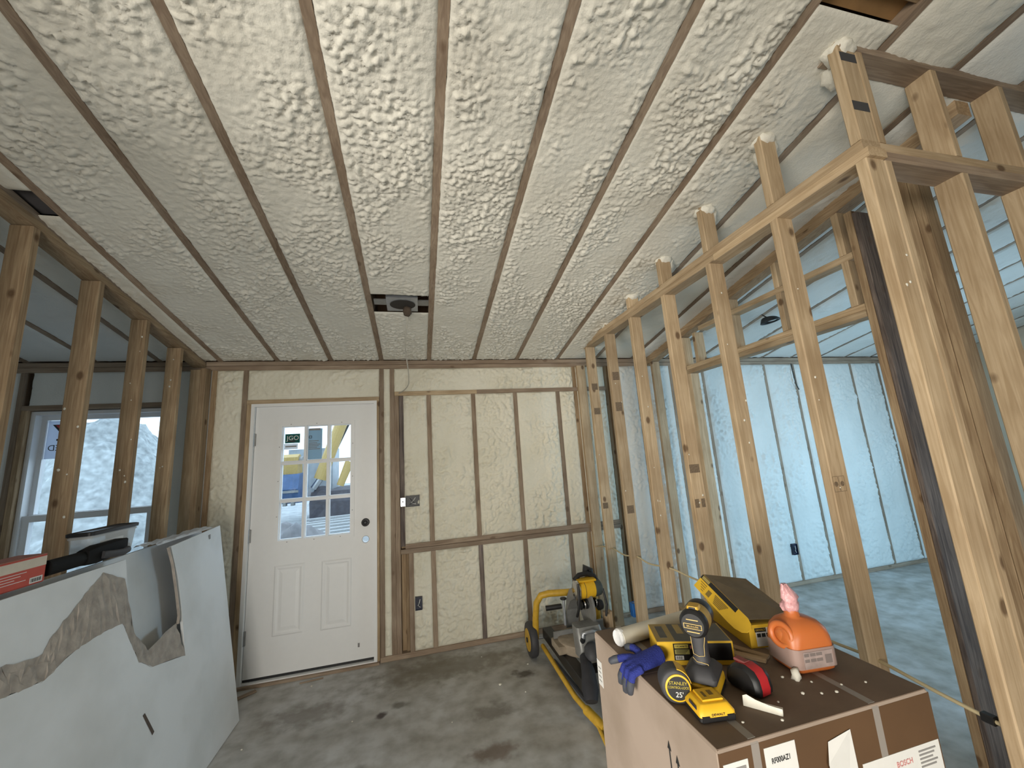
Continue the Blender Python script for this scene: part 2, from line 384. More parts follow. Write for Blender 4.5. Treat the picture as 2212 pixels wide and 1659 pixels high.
for k in range(len(RX) - 1):
    xc = (RX[k] + RX[k + 1]) / 2
    if -1.75 < xc < 1.75:
        rough = {6: 0.36, 7: 0.46, 8: 0.6, 9: 0.64, 10: 0.60, 11: 0.62, 12: 0.52, 13: 0.56}.get(k, 0.55)
        if abs(xc - RX[10] - 0.21) < 0.05:        # bay of the ceiling box: a gap in the foam around it
            ceil_foam(k, 0.55, 2.60, 0.0075, rough, 0.027)
            ceil_foam(k, 2.815, 3.60, 0.0075, 0.6, 0.025, sd=40)
        elif k == 14:
            ceil_foam(k, 0.795, 3.60, 0.009, rough, 0.02)
        else:
            ceil_foam(k, 0.55, 3.60, 0.0075, rough, 0.027)
        ceil_foam(k, -3.3, 0.54, 0.06, 0.5, 0.02, sd=80)
    elif k == 6:                                   # a patch with no foam beside the left wall
        ceil_foam(k, 0.3, 1.93, 0.012, 0.4, 0.018)
        ceil_foam(k, 2.07, 3.60, 0.010, 0.4, 0.018, sd=60)
        ceil_foam(k, -3.3, 0.29, 0.08, 0.5, 0.02, sd=80)
    else:
        ceil_foam(k, 0.3, 3.60, 0.018, 0.45, 0.016, FOAM_R if (xc > 2.4 or xc < -1.8) else FOAM_C)
        ceil_foam(k, -3.3, 0.29, 0.08, 0.5, 0.02, sd=80)
# exposed blocking boards in the gaps
member('blocking', ceil, RX[14] + 0.02, RX[15] - 0.02, 0.70, 0.738, roof(0.72) + 0.01, roof(0.72) + 0.05, DARKW)
MB().add([(x, y, roof(y) + 0.05) for (x, y) in ((RX[14] + 0.02, 0.54), (RX[15] - 0.02, 0.54), (RX[15] - 0.02, 0.81), (RX[14] + 0.02, 0.81))], [(0, 1, 2, 3)]).build('lit_sheathing_patch', plain('lit_roof_board', (0.34, 0.19, 0.075), 0.8, var=0.2, nscale=9), ceil)  # lowered, lighter copy of the roof sheathing: the lit look is in its colour

# ------------------------------------------------------------------ FAR WALL
def wall_sheet(x0, x1, z0, z1): return (x0, x1, YW + 0.14, YW + 0.165, z0, z1)
wb = MB()
for a in ((-5.0, -2.83, 0, 2.62), (-2.83, -1.96, 0, 0.86), (-2.83, -1.96, 2.13, 2.62), (-1.96, -1.375, 0, 2.62), (-1.375, -0.335, 2.14, 2.62), (-0.335, 7.2, 0, 2.62)):
    wb.box(*wall_sheet(*a))
wall_back = wb.build('wall_back', OSB)
tag(wall_back, 'far outside wall of weathered framing filled with cream spray foam', 'wall', kind='structure')
def fw(x0, x1, z0, z1, name='stud', mats=WEATH, dy=0.0, dep=0.138):
    return member(name, wall_back, x0, x1, YW + dy, YW + dep, z0, z1, mats)
# plates
fw(-5.0, -1.375, 0.0, 0.04, 'bottom_plate'); fw(-0.335, 7.2, 0.0, 0.04, 'bottom_plate', dy=-0.006)
fw(-5.0, -0.15, 2.42, 2.458, 'top_plate', dy=-0.004); fw(-0.15, 7.2, 2.42, 2.458, 'top_plate', dy=-0.004)
fw(-5.0, 0.42, 2.46, 2.498, 'top_plate', dy=-0.002); fw(0.42, 7.2, 2.46, 2.498, 'top_plate', dy=-0.007)
# left room: window surround
for x in (-4.7, -4.25, -3.8, -3.35): fw(x, x + 0.038, 0.04, 2.42)
fw(-2.905, -2.867, 0.04, 2.42); fw(-2.867, -2.829, 0.04, 2.13, mats=DARKW); fw(-1.96, -1.922, 0.04, 2.13, mats=DARKW); fw(-1.922, -1.884, 0.04, 2.42)
fw(-2.867, -1.922, 2.13, 2.168, 'header'); fw(-2.829, -1.96, 0.822, 0.86, 'sill_plate')
for x in (-2.6, -2.2): fw(x, x + 0.038, 0.04, 0.82)
fw(-1.655, -1.617, 0.04, 2.42, mats=DARKW)
# door surround
fw(-1.425, -1.387, 0.04, 2.42); fw(-1.387, -1.349, 0.0, 2.125, mats=WOOD)
fw(-0.336, -0.298, 0.04, 2.42); fw(-0.362, -0.338, 0.0, 2.125, mats=WOOD)
fw(-1.387, -0.338, 2.125, 2.163, 'header', WOOD, dy=-0.003)
# boarded-up opening to the right of the door
fw(-0.245, -0.207, 0.04, 2.42)
fw(-0.207, -0.168, 0.04, 2.165); fw(-0.166, -0.128, 0.86, 2.165, mats=STAINED, dy=0.004)
fw(-0.128, -0.102, 0.04, 0.80, mats=DARKW, dy=0.03); fw(-0.102, -0.064, 0.04, 0.80)
fw(-0.166, -0.128, 0.04, 0.86, mats=DARKW, dy=0.05)
fw(-0.205, 0.55, 2.166, 2.204, 'header', WOOD, dy=-0.004); fw(0.55, 1.90, 2.166, 2.204, 'header', dy=-0.004)
fw(-0.166, 1.90, 0.80, 0.837, 'sill_plate', dy=-0.006); fw(-0.128, 1.90, 0.838, 0.876, 'sill_plate', dy=-0.002)
MX = [0.080, 0.495, 0.908, 1.352]
for i, x in enumerate(MX):
    fw(x, x + 0.038, 0.876, 2.166); fw(x + 0.004, x + 0.042, 0.04, 0.80, mats=STAINED if i == 1 else WEATH)
fw(1.545, 1.583, 0.04, 2.42, mats=DARKW)
fw(1.90, 1.938, 0.04, 2.42, mats=DARKW); fw(1.938, 1.976, 0.04, 2.42, mats=DARKW, dy=-0.02)
RS = [2.27, 2.69, 3.10, 3.53, 3.96, 4.39, 4.84, 5.30, 5.76, 6.2, 6.65]
for x in RS: fw(x, x + 0.036, 0.04, 2.42, mats=WEATH, dy=0.004)
# foam in the bays
def wf(x0, x1, z0, z1, seed, rough=0.55, res=0.009, mat=None, amp=0.046):
    return foam_panel('foam_bay', wall_back, (x0, YW + 0.004, z0), (1, 0, 0), (0, 0, 1), (0, -1, 0), x1 - x0, z1 - z0, res, mat or FOAM_W, seed + 100, amp, rough, edge=0.003, base=0.001, over=0.003, ls=1.55)
s = 1
wf(-1.617, -1.425, 0.04, 2.42, 1, 0.45); wf(-1.387, -0.338, 2.163, 2.42, 2, 0.3); wf(-0.298, -0.245, 0.04, 2.42, 3, 0.3)
wf(-0.207, 1.545, 2.204, 2.42, 4, 0.4)
wf(1.583, 1.90, 2.204, 2.42, 5, 0.4)
ed = [(-0.128, 0.080)] + [(MX[i] + 0.038, MX[i + 1]) for i in range(3)] + [(1.390, 1.545), (1.583, 1.90)]
for i, (a, b_) in enumerate(ed): wf(a, b_, 0.876, 2.166, 10 + i, (0.7, 0.8, 0.66, 0.45, 0.5, 0.4)[i])
ed = [(-0.064, 0.084)] + [(MX[i] + 0.042, MX[i + 1] + 0.004) for i in range(3)] + [(1.394, 1.545), (1.583, 1.90)]
for i, (a, b_) in enumerate(ed): wf(a, b_, 0.04, 0.80, 20 + i, (0.7, 0.85, 0.7, 0.4, 0.4, 0.4)[i])
xs = [1.976] + [v for x in RS for v in (x, x + 0.036)]
for i in range(0, len(xs) - 1, 2): wf(xs[i], xs[i + 1], 0.04, 2.42, 40 + i, 0.55, 0.012, FOAM_R, 0.040)
for i, (a, b_) in enumerate(((-4.66, -4.25), (-4.21, -3.8), (-3.76, -3.35), (-3.31, -2.905), (-1.884, -1.655))): wf(a, b_, 0.04, 2.42, 60 + i, 0.25, 0.018, FOAM_R, 0.012)
wf(-2.829, -1.96, 2.168, 2.42, 70, 0.2, 0.014, FOAM_R, 0.012); wf(-2.829, -1.96, 0.04, 0.822, 71, 0.3, 0.02, FOAM_R)

# ------------------------------------------------------------------ LEFT PARTITION (open studs)
XL = -1.70
wl = thing('wall_left', 'open stud partition on the left with brown weathered studs', 'wall', (0, 0, 0), kind='structure')
for i, y in enumerate((0.44, 0.85, 1.25, 1.66, 2.06, 2.46, 2.86, 3.245)):
    member('stud', wl, XL - 0.089, XL, y, y + 0.038, 0.038, roof(y) - 0.062, DARKW)
member('stud', wl, XL - 0.089, XL, 3.565, 3.603, 0.038, 2.42, WOOD); member('stud', wl, XL + 0.002, -1.657, 3.52, 3.603, 0.038, 2.42, DARKW)
slant('top_plate', wl, XL - 0.089, XL, -3.3, YW - 0.01, roof(-3.3) - 0.018, roof(YW) - 0.02, 0.036, WEATH)
slant('top_plate', wl, XL - 0.087, XL + 0.002, -3.3, YW - 0.01, roof(-3.3) - 0.054, roof(YW) - 0.056, 0.036, DARKW)
member('bottom_plate', wl, XL - 0.089, XL, 0.42, 3.60, 0, 0.038, WEATH)

# ------------------------------------------------------------------ RIGHT PARTITION (open studs, level plates, cripples up to the slope)
XR = 1.585
wr = thing('wall_right', 'open stud partition on the right with pale pine studs and level top plates', 'wall', kind='structure')
SY = [0.872, 1.235, 1.652, 2.072, 2.488, 2.895, 3.30]
for y in SY: member('stud', wr, XR, XR + 0.089, y, y + 0.038, 0.038, 2.537, WOOD, 0.004)
member('stud', wr, XR, XR + 0.089, 3.565, 3.603, 0.038, 2.42, WOOD)
member('top_plate', wr, XR, XR + 0.089, 0.86, 1.62, 2.537, 2.575, WOOD); member('top_plate', wr, XR + 0.002, XR + 0.091, 1.62, 3.60, 2.537, 2.575, WOOD)
member('top_plate', wr, XR, XR + 0.089, 0.872, 2.30, 2.575, 2.613, WOOD); member('top_plate', wr, XR + 0.002, XR + 0.091, 2.30, 3.16, 2.575, 2.613, WOOD)
member('bottom_plate', wr, XR, XR + 0.089, 0.872, 3.60, 0, 0.038, WOOD)
for i, y in enumerate(SY[:-1]):
    z0, za, zb = 2.613, roof(y) + 0.01, roof(y + 0.038) + 0.01
    member('cripple_stud', wr, XR, XR + 0.089, y, y + 0.038, 2.613, (za + zb) / 2, WOOD, 0.004)
# lumps of foam squeezed onto the cripple heads
lump = plain('foam_lump', (0.74, 0.71, 0.62), 0.8, bump=0.6, nscale=60)
def blob(name, parent, mat, c, r, seed, squash=(1, 1, 1), sub=3, amp=0.35, label=None, cat=None, group=None):
    bm = bmesh.new(); bmesh.ops.create_icosphere(bm, subdivisions=sub, radius=1.0)
    co = np.array([v.co[:] for v in bm.verts])
    d = 1 + amp * (np.abs(perlin(co[:, 0] * 2.3 + seed, co[:, 1] * 2.3 + co[:, 2] * 1.7, seed)) * 2 - 0.4) + 0.2 * amp * perlin(co[:, 0] * 6 + seed, co[:, 1] * 6 + co[:, 2] * 5, seed + 1)
    for v, k in zip(bm.verts, d): v.co = Vector((v.co.x * k * r * squash[0], v.co.y * k * r * squash[1], v.co.z * k * r * squash[2]))
    me = D.meshes.new(name); bm.to_mesh(me); bm.free()
    me.polygons.foreach_set('use_smooth', [True] * len(me.polygons)); me.materials.append(mat)
    o = link(name, me, parent, c)
    if label: tag(o, label, cat, group)
    return o
for i, y in enumerate(SY[:-1]):
    blob('foam_lump', wr, lump, (XR + 0.05, y + 0.03, roof(y) - 0.012), 0.065, 3 + i, (0.9, 0.8, 0.6))
    blob('foam_lump', wr, lump, (XR + 0.10, y + 0.07, roof(y) - 0.035), 0.075, 13 + i, (0.6, 0.8, 0.9))

# ------------------------------------------------------------------ SHORT CROSS WALL at the corner post
YX = 0.872
wx_ = thing('wall_corridor', 'short open stud wall running right from the corner post', 'wall', kind='structure')
for x in (1.676, 2.085, 2.50, 2.92): member('stud', wx_, x, x + 0.038, YX, YX + 0.089, 0.038, 2.537, WOOD, 0.004)
member('top_plate', wx_, 1.676, 4.2, YX - 0.002, YX + 0.087, 2.537, 2.575, WEATH); member('top_plate', wx_, 1.676, 4.2, YX, YX + 0.089, 2.576, 2.613, WOOD)
member('bottom_plate', wx_, 1.676, 4.2, YX, YX + 0.089, 0, 0.038, WOOD)
for x in (1.676, 2.085, 2.50, 2.92): member('cripple_stud', wx_, x, x + 0.038, YX + (0.02 if x == 2.02 else 0), YX + 0.089, 2.613, roof(YX) - 0.03, WOOD, 0.004)
member('sloping_plate', wx_, 1.60, 4.2, YX - 0.004, YX + 0.085, roof(YX) - 0.03, roof(YX) + 0.0, WEATH)

# ------------------------------------------------------------------ SECOND PARTITION beyond (wide opening under a header)
X2 = 2.40
w2 = thing('wall_hall', 'inner stud wall with a wide header opening beyond the right partition', 'wall', kind='structure')
MIXW = [WEATH[0], WOOD[1], WOOD[2]]
slant('sloping_plate', w2, X2, X2 + 0.089, 0.96, YW - 0.01, roof(0.96) - 0.045, roof(YW) - 0.045, 0.038, DARKW)
slant('sloping_plate', w2, X2 - 0.003, X2 + 0.087, 0.96, YW - 0.01, roof(0.96) - 0.085, roof(YW) - 0.085, 0.038, DARKW)
member('header', w2, X2, X2 + 0.089, 1.491, 2.97, 2.185, 2.223, WOOD); member('header', w2, X2 + 0.003, X2 + 0.089, 1.491, 2.97, 2.224, 2.262, WOOD)
member('mid_plate', w2, X2, X2 + 0.089, 1.491, 2.75, 2.53, 2.57, WOOD)
for y in (1.52, 1.95, 2.38, 2.80): member('cripple_stud', w2, X2, X2 + 0.089, y, y + 0.038, 2.262, min(2.53, roof(y) - 0.085), WOOD)
for y in (1.52, 1.95, 2.38): member('cripple_stud', w2, X2, X2 + 0.089, y, y + 0.038, 2.57, roof(y) - 0.085, WOOD)
member('jamb_stud', w2, X2, X2 + 0.089, 1.452, 1.49, 0, 2.80, DARKW); member('jamb_board', w2, X2 + 0.004, X2 + 0.18, 1.43, 1.452, 0, 2.78, STAINED)
member('stud', w2, X2, X2 + 0.089, 1.155, 1.193, 0.038, roof(1.19) - 0.09, DARKW); member('stud', w2, X2, X2 + 0.089, 1.194, 1.232, 0.038, roof(1.2) - 0.09, DARKW)
member('jamb_stud', w2, X2, X2 + 0.089, 2.93, 2.97, 0, 2.184, WOOD); member('stud', w2, X2, X2 + 0.089, 2.97, 3.008, 0, roof(3.0) - 0.09, WOOD)
member('stud', w2, X2, X2 + 0.089, 3.48, 3.518, 0.038, roof(3.5) - 0.09, WOOD)
member('bottom_plate', w2, X2, X2 + 0.089, 2.93, 3.60, 0, 0.038, WOOD); member('bottom_plate', w2, X2, X2 + 0.089, 0.96, 1.43, 0, 0.038, WOOD)

# ------------------------------------------------------------------ outer walls out of view (they close the place; one is added to block light)
SHEETP = plain('grey_exposed_sheathing', (0.10, 0.095, 0.10), 0.9, var=0.2, nscale=14)
MB().add([(x, y, roof(y) + 0.035) for (x, y) in ((RX[6] + 0.02, 1.90), (RX[7] - 0.02, 1.90), (RX[7] - 0.02, 2.10), (RX[6] + 0.02, 2.10))], [(0, 1, 2, 3)]).build('baffle', SHEETP, ceil)
for nm, lab, bxs in (('wall_outer_left', 'plain outside wall closing the left room', (-5.05, -5.0, -3.4, YW + 0.14, 0, 4.2)),
                     ('wall_outer_right', 'plain outside wall closing the right room', (7.2, 7.25, -3.4, YW + 0.14, 0, 4.2)),
                     ('wall_front', 'plain wall behind the viewpoint', (-5.0, 7.2, -3.45, -3.4, 0, 4.2))):
    tag(MB().box(*bxs).build(nm, FOAM_W), lab, 'wall', kind='structure')
tag(MB().box(-5.0, XL - 0.0, 0.36, 0.40, 0, 3.25).build('wall_light_block', FOAM_R), 'plain unseen wall added to keep light out of the left room', 'wall', kind='structure')  # unseen wall, added so the added left lamp's light stays out of the left room
tag(MB().box(3.3, 7.2, -1.0, -0.95, 0, 3.6).build('wall_side', FOAM_R), 'plain wall of the right room facing the bright bays', 'wall', kind='structure')
# ------------------------------------------------------------------ DOOR
dr = thing('door_1', 'white entry door with nine glass panes and two lower panels', 'door', (-0.854, YW, 0), kind='structure')
dx, dyw = -0.854, YW
def dl(x): return x - dx
FY = 0.024; BYD = 0.068
sl = MB()
sl.box(dl(-1.322), dl(-1.145), FY, BYD, 0.045, 2.105); sl.box(dl(-1.145), dl(-0.545), FY, BYD, 1.96, 2.105); sl.box(dl(-1.145), dl(-0.545), FY, BYD, 0.045, 0.985)
sl.box(dl(-0.545), dl(-0.386), FY, BYD, 0.045, 0.91); sl.box(dl(-0.545), dl(-0.386), FY, BYD, 0.99, 2.105)
hx, hz, hr = dl(-0.452), 0.951, 0.027
X0, X1_, Z0, Z1 = dl(-0.545), dl(-0.386), 0.91, 0.99
angs = sorted([2 * math.pi * k / 40 for k in range(40)] + [math.atan2(z - hz, x - hx) % (2 * math.pi) for x in (X0, X1_) for z in (Z0, Z1)])
vs = []
for a in angs:
    c, s_ = math.cos(a), math.sin(a)
    t = min([((X1_ if c > 0 else X0) - hx) / c if abs(c) > 1e-9 else 1e9, ((Z1 if s_ > 0 else Z0) - hz) / s_ if abs(s_) > 1e-9 else 1e9])
    for yy in (FY, BYD): vs += [(hx + hr * c, yy, hz + hr * s_), (hx + t * c, yy, hz + t * s_)]
na = len(angs); fs = []
for i in range(na):
    j = (i + 1) % na; p = i * 4; q = j * 4
    fs += [(p, p + 1, q + 1, q), (p + 2, q + 2, q + 3, p + 3), (p, q, q + 2, p + 2)]
sl.add(vs, fs)
sl.build('slab', WHITE, dr)
rim = MB()
for k in range(32):
    a0, a1 = 2 * math.pi * k / 32, 2 * math.pi * (k + 1) / 32
    rim.add([(hx + r_ * math.cos(a), y_, hz + r_ * math.sin(a)) for a in (a0, a1) for (r_, y_) in ((0.0265, FY - 0.001), (0.030, FY - 0.001), (0.0265, FY + 0.02))], [(0, 1, 4, 3), (0, 3, 5, 2)])
rim.build('bore_rim', GREY, dr)
def ring(x0, x1, z0, z1, w_, y0, y1):
    return MB().box(x0, x0 + w_, y0, y1, z0, z1).box(x1 - w_, x1, y0, y1, z0, z1).box(x0 + w_, x1 - w_, y0, y1, z0, z0 + w_).box(x0 + w_, x1 - w_, y0, y1, z1 - w_, z1)
gfr = ring(dl(-1.147), dl(-0.543), 0.983, 1.962, 0.03, FY - 0.010, FY + 0.016).build('glazing_frame', WHITE, dr)
for k in range(3):
    for zz in (0.998, 1.947): MB().cyl((dl(-1.05 + 0.2 * k), FY - 0.0115, zz), (dl(-1.05 + 0.2 * k), FY - 0.009, zz), 0.004, n=8).build('screw', GREY, gfr)
for zz in (1.2, 1.48, 1.76):
    for xx in (-1.132, -0.558): MB().cyl((dl(xx), FY - 0.0115, zz), (dl(xx), FY - 0.009, zz), 0.004, n=8).build('screw', GREY, gfr)
gx = [-1.117 + (0.544 / 3) * i for i in range(4)]; gz = [1.013 + (0.919 / 3) * i for i in range(4)]
for i in (1, 2):
    MB().box(dl(gx[i]) - 0.009, dl(gx[i]) + 0.009, FY - 0.006, FY + 0.040, gz[0], gz[3]).build('muntin', VINYL, dr)
    MB().box(dl(gx[0]), dl(gx[3]), FY - 0.005, FY + 0.038, gz[i] - 0.009, gz[i] + 0.009).build('muntin', VINYL, dr)
for i in range(3):
    for j in range(3):
        ring(dl(gx[i]) + (0.009 if i else 0), dl(gx[i + 1]) - (0.009 if i < 2 else 0), gz[j] + (0.009 if j else 0), gz[j + 1] - (0.009 if j < 2 else 0), 0.007, FY + 0.012, FY + 0.034).build('pane_bead', VINYL, dr)
        MB().box(dl(gx[i]), dl(gx[i + 1]), FY + 0.018, FY + 0.022, gz[j], gz[j + 1]).build('pane', GLASS, dr)
# stickers on the glass
def backlit(name, col):
    m, n, l, b = newmat(name); b.inputs['Base Color'].default_value = col + (1,); b.inputs['Roughness'].default_value = 0.6
    t = n.new('ShaderNodeBsdfTranslucent'); t.inputs[0].default_value = col + (1,); mx = n.new('ShaderNodeMixShader'); mx.inputs[0].default_value = 0.6
    l.new(b.outputs[0], mx.inputs[1]); l.new(t.outputs[0], mx.inputs[2]); l.new(mx.outputs[0], n['Material Output'].inputs['Surface']); return m
GREENP = backlit('green_sticker', (0.02, 0.17, 0.14)); BLUEP = backlit('pale_blue_sheet', (0.40, 0.52, 0.58)); PAPERT = backlit('white_sticker_sheet', (0.8, 0.8, 0.8))
st = MB().box(dl(-1.10), dl(-0.985), FY + 0.0155, FY + 0.0165, 1.79, 1.868).build('green_sticker', GREENP, dr)
MB().box(dl(-1.105), dl(-1.0), FY + 0.0155, FY + 0.0165, 1.738, 1.786).build('sticker', PAPERT, dr)
text('JGO', 0.052, PAPERW, st, (dl(-1.04), FY + 0.0145, 1.832), (R(90), 0, 0))
MB().box(dl(-1.078), dl(-1.02), FY + 0.0145, FY + 0.0152, 1.80, 1.812).build('print', INK, st)
MB().box(dl(-1.095), dl(-1.01), FY + 0.0145, FY + 0.0152, 1.757, 1.768).build('print', GINK, st)
sh = MB().box(dl(-0.925), dl(-0.81), FY + 0.0155, FY + 0.0165, 1.645, 1.905).build('instruction_sheet', BLUEP, dr)
for k, zz in enumerate((1.893, 1.80, 1.782, 1.770, 1.757, 1.744, 1.731)):
    MB().box(dl(-0.915), dl(-0.825 - 0.012 * (k % 3)), FY + 0.0145, FY + 0.0152, zz - 0.003, zz + 0.003 + (0.012 if k == 0 else 0)).build('print_line', GINK, sh)
ring(dl(-0.915), dl(-0.892), 1.823, 1.845, 0.004, FY + 0.0145, FY + 0.0152).build('print_line', INK, sh)
# raised lower panels
def panel(x0, x1, z0, z1):
    offs = [(0, 0), (0.010, -0.006), (0.022, -0.006), (0.034, -0.0012), (0.040, -0.0012), (0.062, -0.0055)]
    rings = [[(x0 + o, FY - 0.0002 + y_, z0 + o), (x1 - o, FY - 0.0002 + y_, z0 + o), (x1 - o, FY - 0.0002 + y_, z1 - o), (x0 + o, FY - 0.0002 + y_, z1 - o)] for o, y_ in offs]
    MB().loft(rings).build('panel', WHITE, dr)
panel(dl(-1.135), dl(-0.915), 0.31, 0.825); panel(dl(-0.79), dl(-0.56), 0.30, 0.82)
MB().lathe((dl(-0.453), FY, 1.088), (0, -1, 0), [(0.033, 0), (0.033, 0.010), (0.029, 0.018), (0.018, 0.020), (0.017, 0.030), (0.013, 0.033)], 28).build('deadbolt', BLACK, dr, smooth=40)
ring(dl(-1.350), dl(-0.358), 0.0, 2.128, 0.0255, -0.008, 0.10).build('jamb', WHITE, dr)
MB().box(dl(-1.322), dl(-0.386), FY + 0.004, BYD, 0.018, 0.045).build('bottom_sweep', BLACK, dr)
for zz in (0.33, 1.07, 1.83):
    h_ = MB().box(dl(-1.332), dl(-1.312), FY - 0.012, FY + 0.01, zz - 0.05, zz + 0.05).build('hinge', GREY, dr)
    MB().cyl((dl(-1.328), FY - 0.012, zz - 0.052), (dl(-1.328), FY - 0.012, zz + 0.052), 0.006, n=10).build('hinge_pin', STEEL, h_)
MB().box(dl(-1.375), dl(-0.34), -0.03, 0.13, 0.0, 0.018).build('threshold', WEATH[0], dr)
MB().box(dl(-0.51), dl(-0.495), FY - 0.0012, FY, 0.135, 0.165).build('scuff', GINK, dr)

# ------------------------------------------------------------------ WINDOW
wd = thing('window_1', 'white vinyl sash window behind the left stud partition', 'window', (-2.395, YW, 0.86), kind='structure')
def wlx(x): return x + 2.395
def wz(z): return z - 0.86
ring(wlx(-2.825), wlx(-1.965), wz(0.865), wz(2.125), 0.028, 0.03, 0.125).build('frame', VINYL, wd)
us = ring(wlx(-2.798), wlx(-1.992), wz(1.335), wz(2.098), 0.034, 0.085, 0.12).build('upper_sash', VINYL, wd)
ls = ring(wlx(-2.798), wlx(-1.992), wz(0.893), wz(1.365), 0.046, 0.045, 0.082).build('lower_sash', VINYL, wd)
MB().box(wlx(-2.768), wlx(-2.022), 0.100, 0.104, wz(1.368), wz(2.066)).build('pane', GLASS, us)
MB().box(wlx(-2.754), wlx(-2.036), 0.062, 0.066, wz(0.938), wz(1.32)).build('pane', GLASS, ls)
wsk = MB().box(wlx(-2.762), wlx(-2.56), 0.0975, 0.0985, wz(1.77), wz(2.06)).build('maker_sticker', backlit('white_sticker', (0.66, 0.70, 0.78)), wd)
MB().prism([(wlx(-2.735), wz(2.03)), (wlx(-2.66), wz(2.03)), (wlx(-2.69), wz(1.975))], -0.0965, -0.0970, Matrix.Rotation(R(90), 4, 'X')).build('logo_dark', INK, wsk)
MB().prism([(wlx(-2.715), wz(2.025)), (wlx(-2.63), wz(2.025)), (wlx(-2.63), wz(1.985)), (wlx(-2.68), wz(1.985))], -0.0955, -0.0960, Matrix.Rotation(R(90), 4, 'X')).build('logo_red', REDINK, wsk)
MB().box(wlx(-2.70), wlx(-2.62), 0.0962, 0.0972, wz(1.905), wz(1.92)).build('print', INK, wsk)
text('TED', 0.062, INK, wsk, (wlx(-2.69), 0.0965, wz(1.85)), (R(90), 0, 0), mirror=True)

# ------------------------------------------------------------------ OUTSIDE
SNOWY = plain('frosty_ground', (0.36, 0.375, 0.38), 0.85, var=0.28, nscale=3, bump=0.5)
ROCK = plain('pale_spoil', (0.34, 0.365, 0.365), 0.9, var=0.42, nscale=10, bump=1.0)
MUD = plain('grey_mud', (0.20, 0.195, 0.20), 0.9, var=0.35, nscale=6, bump=0.8)
def terrain(name, mat, x0, x1, y0, y1, res, fn):
    nx = int((x1 - x0) / res); ny = int((y1 - y0) / res)
    X, Y = np.meshgrid(np.linspace(x0, x1, nx + 1), np.linspace(y0, y1, ny + 1)); Z = fn(X, Y)
    idx = np.arange((nx + 1) * (ny + 1)).reshape(ny + 1, nx + 1)
    F = np.stack([idx[:-1, :-1], idx[:-1, 1:], idx[1:, 1:], idx[1:, :-1]], -1).reshape(-1, 4)
    me = D.meshes.new(name); me.from_pydata(np.stack([X, Y, Z], -1).reshape(-1, 3).tolist(), [], F.tolist())
    me.polygons.foreach_set('use_smooth', [True] * len(me.polygons)); me.materials.append(mat)
    return link(name, me)
def fbm(X, Y, s, sd): return perlin(X / s, Y / s, sd) + 0.5 * perlin(X / s * 2.1, Y / s * 2.1, sd + 1) + 0.25 * perlin(X / s * 4.3, Y / s * 4.3, sd + 2) + 0.13 * perlin(X / s * 9, Y / s * 9, sd + 3)
tag(terrain('ground', SNOWY, -26, 22, YW + 0.17, 44, 0.35, lambda X, Y: -0.18 + 0.10 * fbm(X, Y, 1.6, 71)), 'frosty rough ground of the yard outside', 'ground', kind='structure')
def mound1(X, Y):
    t = np.exp(-((X + 6.4) / 2.4) ** 4) * np.exp(-((Y - 9.2) / 2.0) ** 2)
    p = 0.5 * np.exp(-((X + 5.75) / 0.40) ** 2) * np.exp(-((Y - 8.8) / 1.2) ** 2)
    return -0.35 + 2.68 * t + p + 0.30 * fbm(X, Y, 1.1, 81) * (0.2 + t) + 0.30 * np.abs(fbm(X, Y, 0.45, 85)) * np.minimum(1, t * 3)
tag(terrain('spoil_heap', ROCK, -11, -3.6, 5.8, 12, 0.055, mound1), 'tall pale heap of rocky spoil seen through the window', 'spoil heap')
def mound2(X, Y):
    t = np.exp(-((X + 2.0) / 0.95) ** 2 - ((Y - 7.2) / 0.9) ** 2)
    return -0.3 + 0.95 * t + 0.2 * np.abs(fbm(X, Y, 0.35, 91)) * (0.15 + t)
tag(terrain('dirt_pile', MUD, -3.3, 0.2, 5.4, 9.4, 0.06, mound2), 'low grey dirt pile seen through the bottom door panes', 'dirt pile')
# lumber on the ground
PALEW = plain('frosted_lumber', (0.40, 0.41, 0.41), 0.8, var=0.12)
for k in range(7):
    o = MB().box(-1.6, 1.6, -0.07, 0.07, 0, 0.05).build('plank', PALEW, None, (-1.3 + 0.05 * (k % 2), 9.1 + 0.42 * k, 0.16 + 0.012 * k))
    o.rotation_euler = (0, 0.0, R(9 + 3 * (k % 3)))
    tag(o, 'frosted plank lying in the yard beyond the dirt pile', 'plank', 'planks in the yard')
# excavator
exb = thing('excavator', 'yellow excavator with a blue bucket seen through the door panes', 'excavator', (-3.2, 14.0, -0.15))
EXY = plain('excavator_yellow', (0.48, 0.33, 0.11), 0.5, var=0.12); EXB = plain('blue_bucket_steel', (0.065, 0.12, 0.24), 0.5, var=0.25, nscale=6); EXD = plain('muddy_track', (0.085, 0.085, 0.105), 0.8, var=0.4, nscale=8)
def eo(p): return (p[0] + 3.2, p[1] - 14.0, p[2] + 0.15)
bk = MB().loft([[eo((x, y, z)) for (y, z) in ((13.5, 1.42), (13.35, 0.98), (13.5, 0.55), (14.3, 0.5), (14.5, 1.0), (14.3, 1.45))] for x in (-4.32, -3.62)]).build('bucket', EXB, exb)
MB().box(*[c for ab in ((-4.33 + 3.2, -3.61 + 3.2), (-0.66, -0.60), (1.02, 1.09)) for c in ab]).build('bucket_lip', GREY, bk)
for xx in (-4.2, -3.98, -3.76): MB().box(xx + 3.16, xx + 3.24, -0.66, -0.48, 0.64, 0.78).build('bucket_tooth', GREY, bk)
lk = MB().loft([[eo((x, y, z)) for (y, z) in ((13.75, 1.4), (13.7, 1.95), (13.95, 2.05), (14.25, 1.9), (14.3, 1.4))] for x in (-4.28, -3.75)]).build('linkage', EXY, exb)
MB().cyl(eo((-4.45, 13.95, 1.85)), eo((-3.65, 13.95, 1.85)), 0.12, n=16).build('pivot_pin', GREY, lk)
